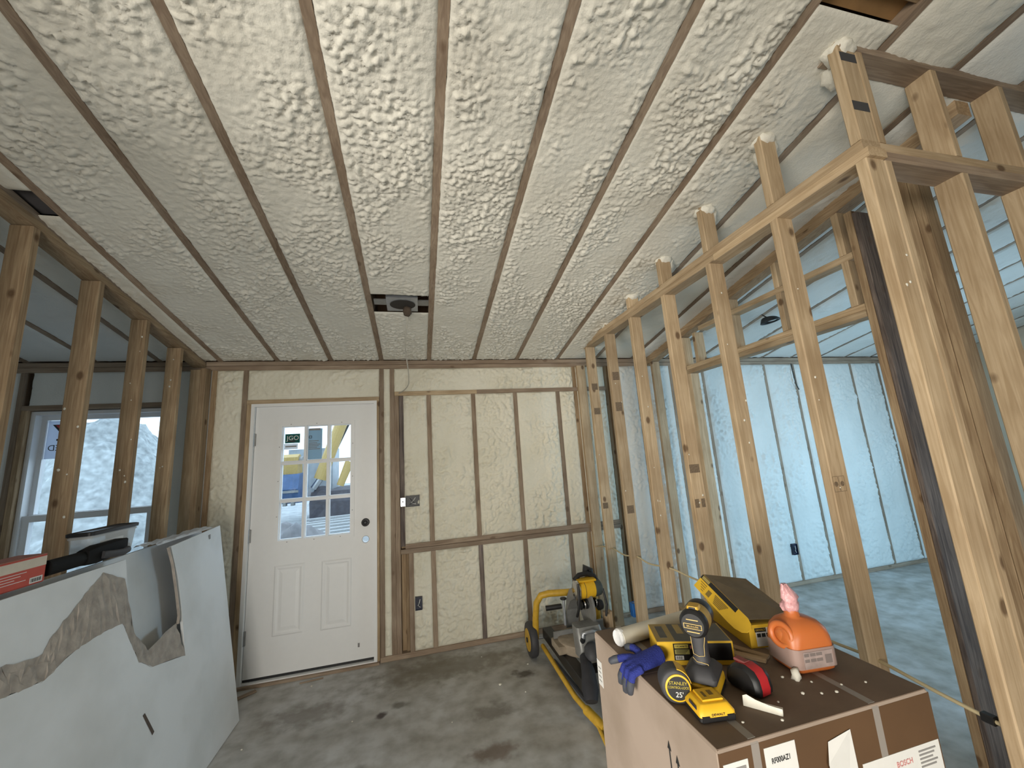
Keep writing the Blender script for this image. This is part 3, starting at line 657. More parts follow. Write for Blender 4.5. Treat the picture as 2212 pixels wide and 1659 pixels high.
MB().cyl(eo((-2.42, 14.1, 3.35)), eo((-3.15, 14.0, 1.20)), 0.19, n=16).build('boom_cylinder', EXY, exb)
MB().cyl(eo((-3.15, 14.0, 1.20)), eo((-3.33, 13.98, 0.92)), 0.10, n=12).build('cylinder_rod', CHROME, exb)
MB().cyl(eo((-2.15, 14.3, 3.4)), eo((-2.95, 14.25, 1.6)), 0.035, n=8).build('hose', DGREY, exb)
MB().cyl(eo((-2.25, 14.0, 1.70)), eo((-2.52, 13.9, 0.95)), 0.14, 0.11, n=14).build('blade_cylinder', EXY, exb)
tr = MB().loft([[(0.0 + (k % 2) * 0, 0, 0)] for k in range(0)] or [[eo((x, y, z)) for (y, z) in ((14.3, -0.16), (14.2, 0.45), (14.4, 0.78), (16.6, 0.82), (16.9, 0.45), (16.7, -0.16))] for x in (-3.5, -1.6)]).build('track', EXD, exb)
MB().lathe(eo((-3.1, 14.15, 0.72)), (0, -1, 0), [(0.26, 0), (0.26, 0.10), (0.14, 0.12), (0.12, 0.18)], 20).build('idler_wheel', EXD, exb)
MB().box(1.05, 3.0, 0.35, 2.3, 0.75, 1.55).build('body', plain('excavator_body', (0.2, 0.22, 0.28), 0.6, var=0.3, nscale=5), exb)
MB().box(-1.25, 0.2, 1.2, 2.3, 0.75, 2.4).build('cab', plain('cab_grey', (0.33, 0.37, 0.40), 0.5, var=0.2, nscale=4), exb)
# ------------------------------------------------------------------ DRYWALL LEANING ON THE LEFT PARTITION
def drywall_mat():
    m, n, l, b = newmat('drywall_paper')
    tc = n.new('ShaderNodeTexCoord'); a = n.new('ShaderNodeTexNoise'); a.inputs['Scale'].default_value = 3; a.inputs['Detail'].default_value = 6
    l.new(tc.outputs['Object'], a.inputs['Vector']); c = n.new('ShaderNodeValToRGB')
    e = c.color_ramp.elements; e[0].position = 0.3; e[0].color = (0.68, 0.70, 0.70, 1); e[1].position = 0.6; e[1].color = (0.80, 0.825, 0.84, 1)
    l.new(a.outputs['Fac'], c.inputs['Fac']); l.new(c.outputs[0], b.inputs['Base Color']); b.inputs['Roughness'].default_value = 0.75; b.inputs['Specular IOR Level'].default_value = 0.25
    return m
DW = drywall_mat(); GYP = plain('broken_gypsum', (0.40, 0.355, 0.31), 0.95, var=0.22, nscale=26, bump=1.0)
lean = (-0.154, 0.988)
def dwp(y, z, off=0.0, xb=-1.16):        # point on the leaning face: z measured upright, off = depth behind the face
    s_ = z / lean[1]
    return (xb + lean[0] * s_ - lean[1] * off, y, z - 0.154 * off + 0.0)
TH = 0.0127
Fp = [(1.2, 0.99), (1.5, 0.955), (1.725, 0.918), (1.799, 0.907), (1.874, 0.898), (1.959, 0.927), (2.033, 0.944), (2.15, 0.949), (2.256, 0.945), (2.29, 0.854), (2.338, 0.744), (2.427, 0.682), (2.686, 0.619),
      (2.691, 0.866), (2.684, 1.014), (2.648, 1.196), (3.201, 1.222), (3.185, 0.004), (0.75, 0.004), (0.75, 0.99)]
Ip = [(1.2, 1.06), (1.5, 1.04), (1.728, 1.012), (1.802, 0.991), (1.887, 0.983), (1.946, 1.038), (2.032, 1.09), (2.116, 1.144), (2.183, 1.183), (2.309, 1.120), (2.338, 0.880), (2.42, 0.765), (2.655, 0.800)]
def sheet(name, poly, off, label, group=None, xb=-1.16, mat=None, origin=(-1.16, 2.0, 0)):
    f = [Vector(dwp(y, z, off, xb)) - Vector(origin) for y, z in poly]; b_ = [Vector(dwp(y, z, off + TH, xb)) - Vector(origin) for y, z in poly]
    n_ = len(poly)
    o = MB().add(f + b_, [tuple(range(n_)), tuple(range(2 * n_ - 1, n_ - 1, -1))] + [(i, i + n_, (i + 1) % n_ + n_, (i + 1) % n_) for i in range(n_)]).build(name, mat or DW, None, origin)
    return tag(o, label, 'drywall', group)
fs_ = sheet('drywall_sheet', Fp, 0.0, 'front drywall sheet with a jagged broken top and a notch')
# broken gypsum band between the torn face paper and the core edge
rng = random.Random(3)
def densify(P, n_):
    out = []
    for (a, b_) in zip(P[:-1], P[1:]):
        for k in range(n_): t = k / n_; out.append((a[0] + (b_[0] - a[0]) * t, a[1] + (b_[1] - a[1]) * t))
    return out + [P[-1]]
A = densify(Fp[:13], 5); B = densify(Ip, 5)
B = B[:len(A)]
while len(B) < len(A): B.append(B[-1])
rows = []
for k, (p, q) in enumerate(zip(A, B)):
    row = []
    for j in range(6):
        t = j / 5; jit = 0.010 if 0 < j < 5 else 0.004
        y = p[0] + (q[0] - p[0]) * t + rng.uniform(-jit, jit); z = p[1] + (q[1] - p[1]) * t + rng.uniform(-jit, jit)
        row.append(Vector(dwp(y, z, -0.0004 + 0.0122 * t + (rng.uniform(-0.003, 0.003) if 0 < j < 5 else 0))) - Vector((-1.16, 2.0, 0)))
    rows.append(row)
gm = MB().add([q for r_ in rows for q in r_], [(i * 6 + j, i * 6 + j + 1, (i + 1) * 6 + j + 1, (i + 1) * 6 + j) for i in range(len(rows) - 1) for j in range(5)])
gm.build('broken_edge', GYP, fs_)
es = [Vector(dwp(y, z, o_)) - Vector((-1.16, 2.0, 0)) for (y, z) in ((2.655, 0.790), (2.672, 0.83), (2.668, 0.95), (2.655, 1.10), (2.63, 1.194)) for o_ in (-0.0006, TH + 0.0006)]
e_ = MB(); e_.add(es, [(2 * i, 2 * i + 1, 2 * i + 3, 2 * i + 2) for i in range(4)]); e_.build('broken_edge', GYP, fs_)
# knife slit in the face
MB().add([Vector(dwp(y, z, -0.0008)) - Vector((-1.16, 2.0, 0)) for (y, z) in ((2.335, 0.52), (2.350, 0.523), (2.402, 0.415), (2.387, 0.408))], [(0, 1, 2, 3)]).build('slit', plain('torn_brown_core', (0.10, 0.075, 0.06), 0.9), fs_)
MB().add([Vector(dwp(y, z, -0.0008)) - Vector((-1.16, 2.0, 0)) for (y, z) in ((3.035, 1.185), (3.065, 1.188), (3.06, 1.16), (3.04, 1.158))], [(0, 1, 2, 3)]).build('scuff', GINK, fs_)
sheet('drywall_sheet', [(0.75, 0.004), (2.30, 0.004), (2.315, 0.6), (2.325, 1.205), (0.75, 1.215)], TH + 0.001, 'second drywall sheet showing grey above the broken front sheet')
for k in range(4):
    t = 1.215 - 0.006 * (k % 2)
    sheet('drywall_sheet', [(0.75 + 0.02 * k, 0.004), (3.17 - 0.012 * k, 0.004), (3.19 - 0.02 * k, t), (2.6, t + 0.003), (0.75 + 0.02 * k, t)], 0.105 + 0.0132 * k,
          'intact drywall sheet in the pack behind the broken sheets', 'drywall pack')
WRAP = plain('crumpled_wrap', (0.70, 0.76, 0.84), 0.3, var=0.1, nscale=40, bump=1.0)
cw = []
for i in range(15):
    y = 2.55 + 0.042 * i
    cw.append([(-1.36 - 0.012 * j, y, 1.216 + 0.004 + rng.uniform(0, 0.014) * (0 < j < 9)) for j in range(10)])
o = MB().add([q for r_ in cw for q in r_], [(i * 10 + j, i * 10 + j + 1, (i + 1) * 10 + j + 1, (i + 1) * 10 + j) for i in range(14) for j in range(9)]).build('plastic_wrap', WRAP, smooth=60)
tag(o, 'torn plastic wrap along the top of the drywall pack', 'wrap')

# container with black lid
ct = thing('storage_tub', 'clear plastic tub of screws with a black lid on the drywall', 'tub', (-1.46, 2.33, 1.224), R(90)); ct.scale = (0.9, 0.85, 1.0)
def rrect(hx_, hy_, r_, z, n_=5, cx=0, cy=0):
    pts = []
    for sx, sy, a0 in ((1, 1, 0), (-1, 1, 90), (-1, -1, 180), (1, -1, 270)):
        for k in range(n_ + 1):
            a = R(a0 + 90 * k / n_); pts.append((cx + sx * (hx_ - r_) + r_ * math.cos(a), cy + sy * (hy_ - r_) + r_ * math.sin(a), z))
    return pts
def clear(name, col, alpha):
    m, n, l, b = newmat(name); b.inputs['Base Color'].default_value = col + (1,); b.inputs['Roughness'].default_value = 0.35
    t = n.new('ShaderNodeBsdfTransparent'); mx = n.new('ShaderNodeMixShader'); mx.inputs[0].default_value = alpha
    l.new(t.outputs[0], mx.inputs[1]); l.new(b.outputs[0], mx.inputs[2]); l.new(mx.outputs[0], n['Material Output'].inputs['Surface']); return m
TUBM = clear('cloudy_plastic', (0.70, 0.70, 0.68), 0.62)
MB().loft([rrect(0.150, 0.045, 0.018, 0.0), rrect(0.156, 0.049, 0.02, 0.05), rrect(0.164, 0.053, 0.02, 0.118)]).build('tub', TUBM, ct, smooth=50)
MB().loft([rrect(0.166, 0.055, 0.02, 0.104), rrect(0.168, 0.056, 0.02, 0.112)]).build('rim', TUBM, ct, smooth=50)
MB().loft([rrect(0.172, 0.060, 0.02, 0.116), rrect(0.173, 0.061, 0.02, 0.130), rrect(0.166, 0.055, 0.02, 0.133), rrect(0.160, 0.05, 0.02, 0.129)]).build('lid', BLACK, ct, smooth=40)
sc = []
for i in range(25):
    x = -0.142 + 0.284 * i / 24
    sc.append([(x, -0.04, 0.004), (x, 0.04, 0.004), (x, 0.038, 0.03 + 0.022 * (1 - (x / 0.15) ** 2) + rng.uniform(0, 0.012)), (x, -0.038, 0.03 + 0.022 * (1 - (x / 0.15) ** 2) + rng.uniform(0, 0.012))])
MB().loft(sc).build('screw_heap', plain('dark_screws', (0.10, 0.11, 0.13), 0.4, 0.6, var=0.5, nscale=90, bump=1.0), ct, smooth=30)
MB().box(-0.10, 0.06, -0.0512, -0.0505, 0.03, 0.085).build('label', PAPERW, ct)

# red and white carton, at the left edge
rc = thing('red_carton', 'red and white printed carton lying on the drywall at the left edge', 'box', (-1.42, 1.785, 1.2215), R(88))
MB().box(-0.16, 0.13, -0.045, 0.045, 0, 0.10, 0.004).build('carton', plain('carton_red', (0.50, 0.075, 0.05), 0.55, var=0.05), rc)
MB().box(-0.1605, 0.1305, -0.0456, -0.045, 0.060, 0.092).build('white_band', plain('carton_cream', (0.62, 0.55, 0.45), 0.6), rc)
MB().box(-0.1605, 0.1305, -0.0456, 0.0456, 0.0975, 0.1008).build('top_face', plain('carton_brick', (0.33, 0.13, 0.09), 0.6), rc)
MB().box(0.075, 0.122, -0.0458, -0.0452, 0.006, 0.026).build('barcode_patch', PAPERW, rc)
for k in range(9): MB().box(0.079 + 0.0045 * k, 0.081 + 0.0045 * k + 0.001 * (k % 2), -0.0461, -0.0458, 0.010, 0.022).build('barcode_bar', INK, rc)
for k in range(4): MB().box(-0.15, 0.06 - 0.02 * (k % 3), -0.0458, -0.0452, 0.050 - 0.009 * k, 0.052 - 0.009 * k).build('print_line', PAPERW, rc)
# black caulking gun
cg = thing('caulking_gun', 'black tool with a moulded grip lying on the drywall edge', 'tool', (-1.385, 2.035, 1.2215), R(90)); cg.scale = (1.1, 0.85, 1.2)
CGB = plain('matt_black_steel', (0.005, 0.005, 0.005), 0.7, var=0.1, spec=0.2)
MB().tube([(-0.09, 0, 0.034), (0.02, 0, 0.033), (0.08, 0, 0.033)], 0.024, 14).build('barrel', CGB, cg, smooth=50)
MB().loft([rrect(0.001, 0.001, 0.0005, 0)] * 0 or [[(x, y * w_, z0 + (z * h_)) for (y, z) in ((-1, -0.8), (-0.6, -1), (0.6, -1), (1, -0.8), (1, 0.8), (0.6, 1), (-0.6, 1), (-1, 0.8))] for (x, w_, h_, z0) in ((0.06, 0.026, 0.026, 0.034), (0.11, 0.030, 0.032, 0.036), (0.18, 0.028, 0.03, 0.038), (0.24, 0.026, 0.026, 0.044), (0.275, 0.02, 0.02, 0.046))]).build('grip', CGB, cg, smooth=50)
MB().tube([(0.12, -0.034, 0.03), (0.17, -0.042, 0.024), (0.22, -0.045, 0.02), (0.255, -0.04, 0.024)], 0.013, 12).build('trigger', DGREY, cg, smooth=50)

# ------------------------------------------------------------------ SAW STAND + MITRE SAW
ss = thing('saw_stand', 'folded yellow and black rolling saw stand on the floor', 'saw stand', (0.95, 2.7, 0))
def so(x, y, z): return (x - 0.95, y - 2.7, z)
MB().tube([so(0.86, 3.22, 0.14), so(0.865, 3.20, 0.30), so(0.875, 3.18, 0.41), so(0.91, 3.16, 0.465), so(0.97, 3.14, 0.478), so(1.12, 3.10, 0.478), so(1.25, 3.07, 0.478), so(1.31, 3.06, 0.455), so(1.33, 3.06, 0.38), so(1.335, 3.08, 0.14)], 0.025, 16).build('handle_tube', YELM, ss, smooth=50)
for xw in (0.835, 1.40):
    wv = MB().lathe(so(xw - 0.03, 3.26, 0.125), (1, 0, 0), [(0.085, 0), (0.118, 0.004), (0.125, 0.015), (0.125, 0.045), (0.118, 0.056), (0.085, 0.06)], 36).build('wheel', DGREY, ss, smooth=35)
    MB().lathe(so(xw - 0.033, 3.26, 0.125), (1, 0, 0), [(0.078, 0), (0.08, 0.003), (0.08, 0.063), (0.078, 0.066)], 28).build('wheel_disc', YELM, wv, smooth=35)
    MB().lathe(so(xw - 0.04, 3.26, 0.125), (1, 0, 0), [(0.018, 0), (0.018, 0.08)], 16).build('hub', BLACK, wv, smooth=35)
MB().cyl(so(0.835, 3.26, 0.125), so(1.40, 3.26, 0.125), 0.012, n=12).build('axle', STEEL, ss)
MB().tube([so(0.90, 3.18, 0.10), so(0.905, 2.55, 0.075), so(0.93, 2.42, 0.06), so(0.945, 2.34, 0.05)], 0.016, 10).build('rail_tube', YELM, ss, smooth=50)
MB().tube([so(0.93, 2.44, 0.058), so(0.95, 2.35, 0.052), so(0.965, 2.27, 0.046)], 0.026, 10).build('rail_sleeve', YELM, ss, smooth=50)
MB().tube([so(0.945, 2.34, 0.05), so(0.925, 2.15, 0.03), so(0.91, 1.85, 0.022)], 0.011, 10).build('extension_tube', YELM, ss, smooth=50)
MB().tube([so(0.97, 2.28, 0.046), so(0.965, 2.10, 0.04), so(0.96, 1.95, 0.035)], 0.013, 10).build('slide_rod', DGREY, ss, smooth=50)
MB().box(*[c for ab in ((0.925 - 0.95, 1.0 - 0.95), (2.45 - 2.7, 3.24 - 2.7), (0.13, 0.20)) for c in ab], 0.004).build('beam', BLACK, ss)
MB().box(*[c for ab in ((1.24 - 0.95, 1.30 - 0.95), (2.50 - 2.7, 3.24 - 2.7), (0.14, 0.20)) for c in ab], 0.004).build('beam', BLACK, ss)
for yy in (2.62, 2.92, 3.12): MB().box(-0.005, 0.35, yy - 2.72, yy - 2.68, 0.15, 0.19).build('cross_bar', DGREY, ss)
for k, yy in enumerate((2.58, 2.74, 2.9, 3.06)): MB().cyl(so(0.938, yy, 0.17), so(0.950, yy, 0.17), 0.010, n=10).build('bolt', STEEL, ss)
MB().tube([so(0.96, 3.1, 0.02), so(0.99, 2.6, 0.02)], 0.014, 8).build('foot_tube', DGREY, ss); MB().tube([so(1.30, 3.2, 0.0185), so(1.28, 2.4, 0.0185)], 0.018, 8).build('foot_tube', YELM, ss)

ms = thing('mitre_saw', 'yellow and grey mitre saw standing on the folded saw stand', 'saw', (1.10, 2.78, 0.20))
def mo(x, y, z): return (x - 1.10, y - 2.78, z - 0.20)
DUSTY = plain('sawdust_covered_metal', (0.33, 0.27, 0.20), 0.8, 0.1, var=0.25, nscale=18)
MB().lathe(mo(1.10, 2.85, 0.20), (0, 0, 1), [(0.16, 0), (0.17, 0.02), (0.17, 0.065), (0.155, 0.072), (0.02, 0.073)], 36).build('turntable', DUSTY, ms, smooth=35)
MB().box(-0.20, 0.24, -0.01, 0.16, 0.005, 0.055, 0.008).build('base', DUSTY, ms)
MB().box(-0.19, -0.03, 0.12, 0.135, 0.055, 0.10, 0.003).build('fence', GREY, ms); MB().box(0.05, 0.25, 0.11, 0.135, 0.06, 0.13, 0.004).build('fence', GREY, ms)
MB().loft([[mo(1.10 + sx * w_, y, z + dz) for (sx, dz) in ((-1, -0.04), (1, -0.04), (1, 0.04), (-1, 0.04))] for (y, z, w_) in ((3.02, 0.30, 0.05), (2.98, 0.44, 0.045), (2.92, 0.52, 0.04), (2.84, 0.56, 0.04))]).build('pivot_arm', GREY, ms)
MB().lathe(mo(1.045, 2.76, 0.60), (1, 0, 0), [(0.055, 0), (0.064, 0.006), (0.066, 0.020), (0.06, 0.026)], 28).build('gear_case', CHROME, ms, smooth=35)
mt_ = MB().lathe(mo(1.07, 2.76, 0.60), (1, 0, 0), [(0.050, 0), (0.058, 0.006), (0.058, 0.112), (0.052, 0.118)], 30).build('motor_housing', YEL, ms, smooth=35)
MB().lathe(mo(1.108, 2.76, 0.60), (1, 0, 0), [(0.0588, 0), (0.0588, 0.003)], 30).build('housing_seam', DGREY, mt_)
MB().box(*[c for ab in ((-0.03, 0.10), (-0.05, 0.03), (0.452, 0.466)) for c in ab], 0.004).build('housing_top', YEL, mt_)
MB().lathe(mo(1.188, 2.76, 0.60), (1, 0, 0), [(0.052, 0), (0.056, 0.01), (0.05, 0.045), (0.035, 0.056)], 24).build('motor_cap', plain('dark_green_grey_plastic', (0.055, 0.07, 0.07), 0.5), ms, smooth=35)
MB().tube([mo(1.06, 2.80, 0.655), mo(1.10, 2.80, 0.685), mo(1.16, 2.80, 0.69), mo(1.21, 2.79, 0.67), mo(1.23, 2.78, 0.63)], 0.017, 12).build('top_handle', BLACK, ms, smooth=50)
MB().tube([mo(1.17, 2.84, 0.66), mo(1.18, 2.84, 0.72), mo(1.20, 2.83, 0.70), mo(1.205, 2.83, 0.64)], 0.02, 12, rs=[0.026, 0.03, 0.028, 0.02]).build('trigger_grip', BLACK, ms, smooth=50)
MB().tube([mo(1.05, 2.70, 0.66), mo(1.045, 2.69, 0.58), mo(1.035, 2.69, 0.50), mo(1.03, 2.72, 0.45)], 0.009, 8).build('power_cord', BLACK, ms, smooth=50)
MB().tube([mo(1.24, 2.72, 0.60), mo(1.25, 2.70, 0.50), mo(1.235, 2.70, 0.43)], 0.008, 8).build('power_cord', BLACK, ms, smooth=50)
for k in range(6): MB().lathe(mo(1.07 + 0.022 * k, 2.76, 0.505), (1, 0.25, 0), [(0.030, 0), (0.033, 0.004), (0.033, 0.009), (0.030, 0.013)], 18).build('motor_fin', CHROME if k % 2 else BLACK, ms, smooth=30)
MB().lathe(mo(1.20, 2.75, 0.49), (1, 0, 0), [(0.034, 0), (0.036, 0.01), (0.03, 0.035)], 18).build('lock_knob', BLACK, ms, smooth=40)
MB().lathe(mo(1.13, 2.80, 0.47), (1, 0, 0), [(0.05, 0), (0.13, 0.004), (0.13, 0.020), (0.05, 0.026)], 36).build('blade_guard', GREY, ms, smooth=35)
MB().loft([rrect(0.085, 0.05, 0.02, 0.215, cx=-0.03, cy=-0.10), rrect(0.09, 0.055, 0.022, 0.175, cx=-0.03, cy=-0.12), rrect(0.08, 0.06, 0.022, 0.10, cx=-0.04, cy=-0.14), rrect(0.07, 0.05, 0.02, 0.05, cx=-0.05, cy=-0.14)]).build('front_casting', GREY, ms, smooth=40)
MB().tube([mo(1.01, 2.60, 0.355), mo(1.015, 2.595, 0.395), mo(1.04, 2.592, 0.40), mo(1.08, 2.592, 0.40), mo(1.105, 2.595, 0.39), mo(1.105, 2.60, 0.355)], 0.012, 10).build('carry_handle', STEEL, ms, smooth=50)
for xx in (1.005, 1.11): MB().lathe(mo(xx, 2.60, 0.355), (0, -1, 0), [(0.016, 0), (0.016, 0.012), (0.008, 0.014)], 14).build('handle_bolt', BLACK, ms, smooth=40)
MB().lathe(mo(1.05, 2.58, 0.345), (0, -0.5, -1), [(0.020, 0), (0.045, 0.02), (0.055, 0.06), (0.056, 0.09), (0.05, 0.10)], 22).build('lever_cup', DGREY, ms, smooth=40)
MB().tube([mo(0.90, 3.02, 0.42), mo(1.02, 3.0, 0.425)], 0.018, 10).build('work_clamp', BLACK, ms); MB().cyl(mo(1.03, 2.98, 0.30), mo(1.03, 2.98, 0.475), 0.009, n=10).build('clamp_rod', STEEL, ms)
MB().lathe(mo(1.03, 2.98, 0.475), (0, 0, 1), [(0.018, 0), (0.024, 0.004), (0.024, 0.012), (0.018, 0.015)], 14).build('clamp_knob', BLACK, ms, smooth=40)
MB().tube([mo(1.0, 2.58, 0.27), mo(0.98, 2.48, 0.23), mo(0.95, 2.40, 0.18), mo(0.935, 2.36, 0.14)], 0.05, 14, rs=[0.028, 0.042, 0.05, 0.036]).build('dust_bag', plain('black_bag_cloth', (0.025, 0.025, 0.03), 0.8, var=0.3, nscale=12), ms, smooth=60)
MB().tube([mo(1.16, 2.57, 0.31), mo(1.19, 2.5, 0.27), mo(1.16, 2.42, 0.22)], 0.012, 10).build('front_lever', STEEL, ms, smooth=50)
MB().box(*[c for ab in ((0.0, 0.16), (-0.34, -0.16), (-0.05, 0.05)) for c in ab], 0.01).build('mitre_arm', BLACK, ms)
MB().box(*[c for ab in ((0.14, 0.20), (-0.05, -0.01), (0.14, 0.24)) for c in ab], 0.004).build('wood_offcut', DARKW[2], ms)
# ------------------------------------------------------------------ CARDBOARD BOX
def card_mat():
    m, n, l, b = newmat('corrugated_card')
    tc = n.new('ShaderNodeTexCoord'); a = n.new('ShaderNodeTexNoise'); a.inputs['Scale'].default_value = 5; a.inputs['Detail'].default_value = 7
    l.new(tc.outputs['Object'], a.inputs['Vector']); c = n.new('ShaderNodeValToRGB')
    e = c.color_ramp.elements; e[0].position = 0.32; e[0].color = (0.33, 0.26, 0.205, 1); e[1].position = 0.6; e[1].color = (0.42, 0.335, 0.275, 1)
    l.new(a.outputs['Fac'], c.inputs['Fac']); l.new(c.outputs[0], b.inputs['Base Color']); b.inputs['Roughness'].default_value = 0.75; b.inputs['Specular IOR Level'].default_value = 0.2
    return m
CARD = card_mat(); BROWNP = plain('dark_brown_printed_card', (0.105, 0.055, 0.024), 0.6, var=0.1, nscale=7); DUSTC = plain('dusty_brown_card', (0.165, 0.115, 0.08), 0.8, var=0.2, nscale=9)
BX0, BX1, BY0, BY1, BT = 0.53, 1.083, 0.73, 1.262, 1.0
bx = thing('cardboard_box', 'big brown cardboard box with tools on top in the foreground', 'box', ((BX0 + BX1) / 2, (BY0 + BY1) / 2, 0))
hx2, hy2 = (BX1 - BX0) / 2, (BY1 - BY0) / 2
MB().loft([rrect(hx2, hy2, 0.004, 0.0, 2), rrect(hx2, hy2, 0.004, BT - 0.006, 2), rrect(hx2 - 0.004, hy2 - 0.004, 0.004, BT - 0.0005, 2)]).build('carton_body', CARD, bx)
def bl(x, y): return (x - (BX0 + BX1) / 2, y - (BY0 + BY1) / 2)
# two top flaps meeting along the middle
ym = bl(0, (BY0 + BY1) / 2)[1]
MB().box(-hx2 + 0.003, hx2 - 0.003, -hy2 + 0.003, ym - 0.0015, BT - 0.0035, BT).build('flap', DUSTC, bx); MB().box(-hx2 + 0.003, hx2 - 0.003, ym + 0.0015, hy2 - 0.003, BT - 0.0035, BT).build('flap', DUSTC, bx)
MB().box(-hx2 + 0.001, hx2 - 0.001, -hy2 - 0.0004, -hy2 + 0.001, 0.002, BT - 0.006).build('front_print', BROWNP, bx)
STRAP = clear('clear_packing_strap', (0.55, 0.52, 0.48), 0.45)
for x in (0.614, 0.925):
    q = bl(x, 0)[0]; th = 0.0006
    MB().add([(q + a, y, z) for (y, z) in ((hy2, BT + th), (-hy2 + 0.006, BT + th), (-hy2 - th, BT - 0.006), (-hy2 - th, 0.0)) for a in (-0.009, 0.009)], [(0, 1, 3, 2), (2, 3, 5, 4), (4, 5, 7, 6)]).build('strap', STRAP, bx)
FYB = -hy2 - 0.0012
def flab(x0, x1, z0, z1, mat=PAPERW, name='label', dy=0.0):
    return MB().box(bl(x0, 0)[0], bl(x1, 0)[0], FYB - dy, FYB - dy + 0.0008, z0, z1).build(name, mat, bx)
def onl(par, x0, x1, z0, z1, mat, name='print_line'):
    return MB().box(bl(x0, 0)[0], bl(x1, 0)[0], FYB - 0.0006, FYB - 0.0001, z0, z1).build(name, mat, par)
L1 = flab(0.538, 0.593, 0.86, 0.975); onl(L1, 0.543, 0.587, 0.957, 0.966, GINK)
for k in range(14): onl(L1, 0.545 + 0.003 * k, 0.5463 + 0.003 * k + 0.0006 * (k % 3), 0.928, 0.95, INK, 'barcode_bar')
L2 = flab(0.632, 0.706, 0.85, 0.982); text('RF000AZ1', 0.013, INK, L2, (bl(0.668, 0)[0], FYB - 0.0006, 0.958), (R(90), 0, 0), squash=0.8)
for x, z in ((0.642, 0.925), (0.665, 0.928), (0.665, 0.920), (0.64, 0.918)): onl(L2, x, x + 0.014, z, z + 0.003, GINK)
L3 = MB().add([(bl(x, 0)[0], FYB - d_, z) for (x, z, d_) in ((0.785, 0.962, 0.001), (0.846, 0.972, 0.001), (0.850, 0.80, 0.001), (0.795, 0.80, 0.001), (0.772, 0.928, 0.006))], [(0, 1, 2, 3, 4)]).build('plastic_sleeve', PAPERW, bx)
onl(L3, 0.795, 0.818, 0.948, 0.954, GINK); onl(L3, 0.797, 0.838, 0.85, 0.93, GINK)
for k in range(5): onl(L3, 0.825 + 0.004 * k, 0.8265 + 0.004 * k, 0.80, 0.93, INK)
L4 = flab(0.862, 1.078, 0.76, 0.905); text('BOSCH', 0.014, plain('faded_red_ink', (0.60, 0.25, 0.24), 0.6), L4, (bl(0.972, 0)[0], FYB - 0.0006, 0.884), (R(90), 0, 0))
for k in range(3): onl(L4, 0.945, 1.0 - 0.01 * k, 0.862 - 0.008 * k, 0.866 - 0.008 * k, INK)
for k in range(5): onl(L4, 1.015, 1.065 - 0.006 * (k % 3), 0.893 - 0.007 * k, 0.896 - 0.007 * k, GINK)
dm = MB().prism([(bl(0.905, 0)[0], 0.86), (bl(0.92, 0)[0], 0.878), (bl(0.935, 0)[0], 0.86), (bl(0.92, 0)[0], 0.842)], -FYB + 0.0001, -FYB + 0.0005, Matrix.Rotation(R(90), 4, 'X')).build('hazard_diamond', GINK, L4)
MB().prism([(bl(0.908, 0)[0], 0.86), (bl(0.92, 0)[0], 0.8745), (bl(0.932, 0)[0], 0.86), (bl(0.92, 0)[0], 0.8455)], -FYB + 0.0005, -FYB + 0.0008, Matrix.Rotation(R(90), 4, 'X')).build('hazard_field', PAPERW, L4)
MB().prism([(bl(0.915, 0)[0], 0.853), (bl(0.914, 0)[0], 0.861), (bl(0.92, 0)[0], 0.869), (bl(0.926, 0)[0], 0.861), (bl(0.925, 0)[0], 0.853)], -FYB + 0.0008, -FYB + 0.0011, Matrix.Rotation(R(90), 4, 'X')).build('flame_mark', INK, L4)
MB().prism([(bl(0.873, 0)[0], 0.83), (bl(0.905, 0)[0], 0.83), (bl(0.889, 0)[0], 0.872)], -FYB + 0.0001, -FYB + 0.0006, Matrix.Rotation(R(90), 4, 'X')).build('warning_triangle', plain('orange_ink', (0.75, 0.30, 0.03), 0.6), L4)
# side label and arrows
LXB = -hx2 - 0.0012
sd = MB().box(LXB, LXB + 0.0008, bl(0, 1.226)[1], bl(0, 1.257)[1], 0.855, 0.925).build('label', PAPERW, bx)
for k in range(4): MB().box(LXB - 0.0005, LXB - 0.0001, bl(0, 1.232)[1], bl(0, 1.25)[1], 0.868 + 0.012 * k, 0.871 + 0.012 * k).build('print_line', GINK, sd)
for k, yy in enumerate((0.895, 0.868)):
    MB().box(LXB, LXB + 0.0008, bl(0, yy)[1] - 0.0018, bl(0, yy)[1] + 0.0018, 0.82, 0.905 - 0.012 * k).build('up_arrow_shaft', INK, bx)
    MB().add([(LXB + 0.0002, bl(0, yy)[1] + a, z - 0.012 * k) for (a, z) in ((-0.007, 0.900), (0.007, 0.900), (0, 0.918))], [(0, 1, 2)]).build('up_arrow_head', INK, bx)
MB().add([(LXB + 0.0002, bl(0, y)[1], z) for (y, z) in ((0.845, 0.80), (0.828, 0.80), (0.828, 0.862), (0.838, 0.875), (0.845, 0.855))], [(0, 1, 2, 3, 4)]).build('glass_mark', INK, bx)

# ------------------------------------------------------------------ THINGS ON THE BOX
T = BT + 0.0005
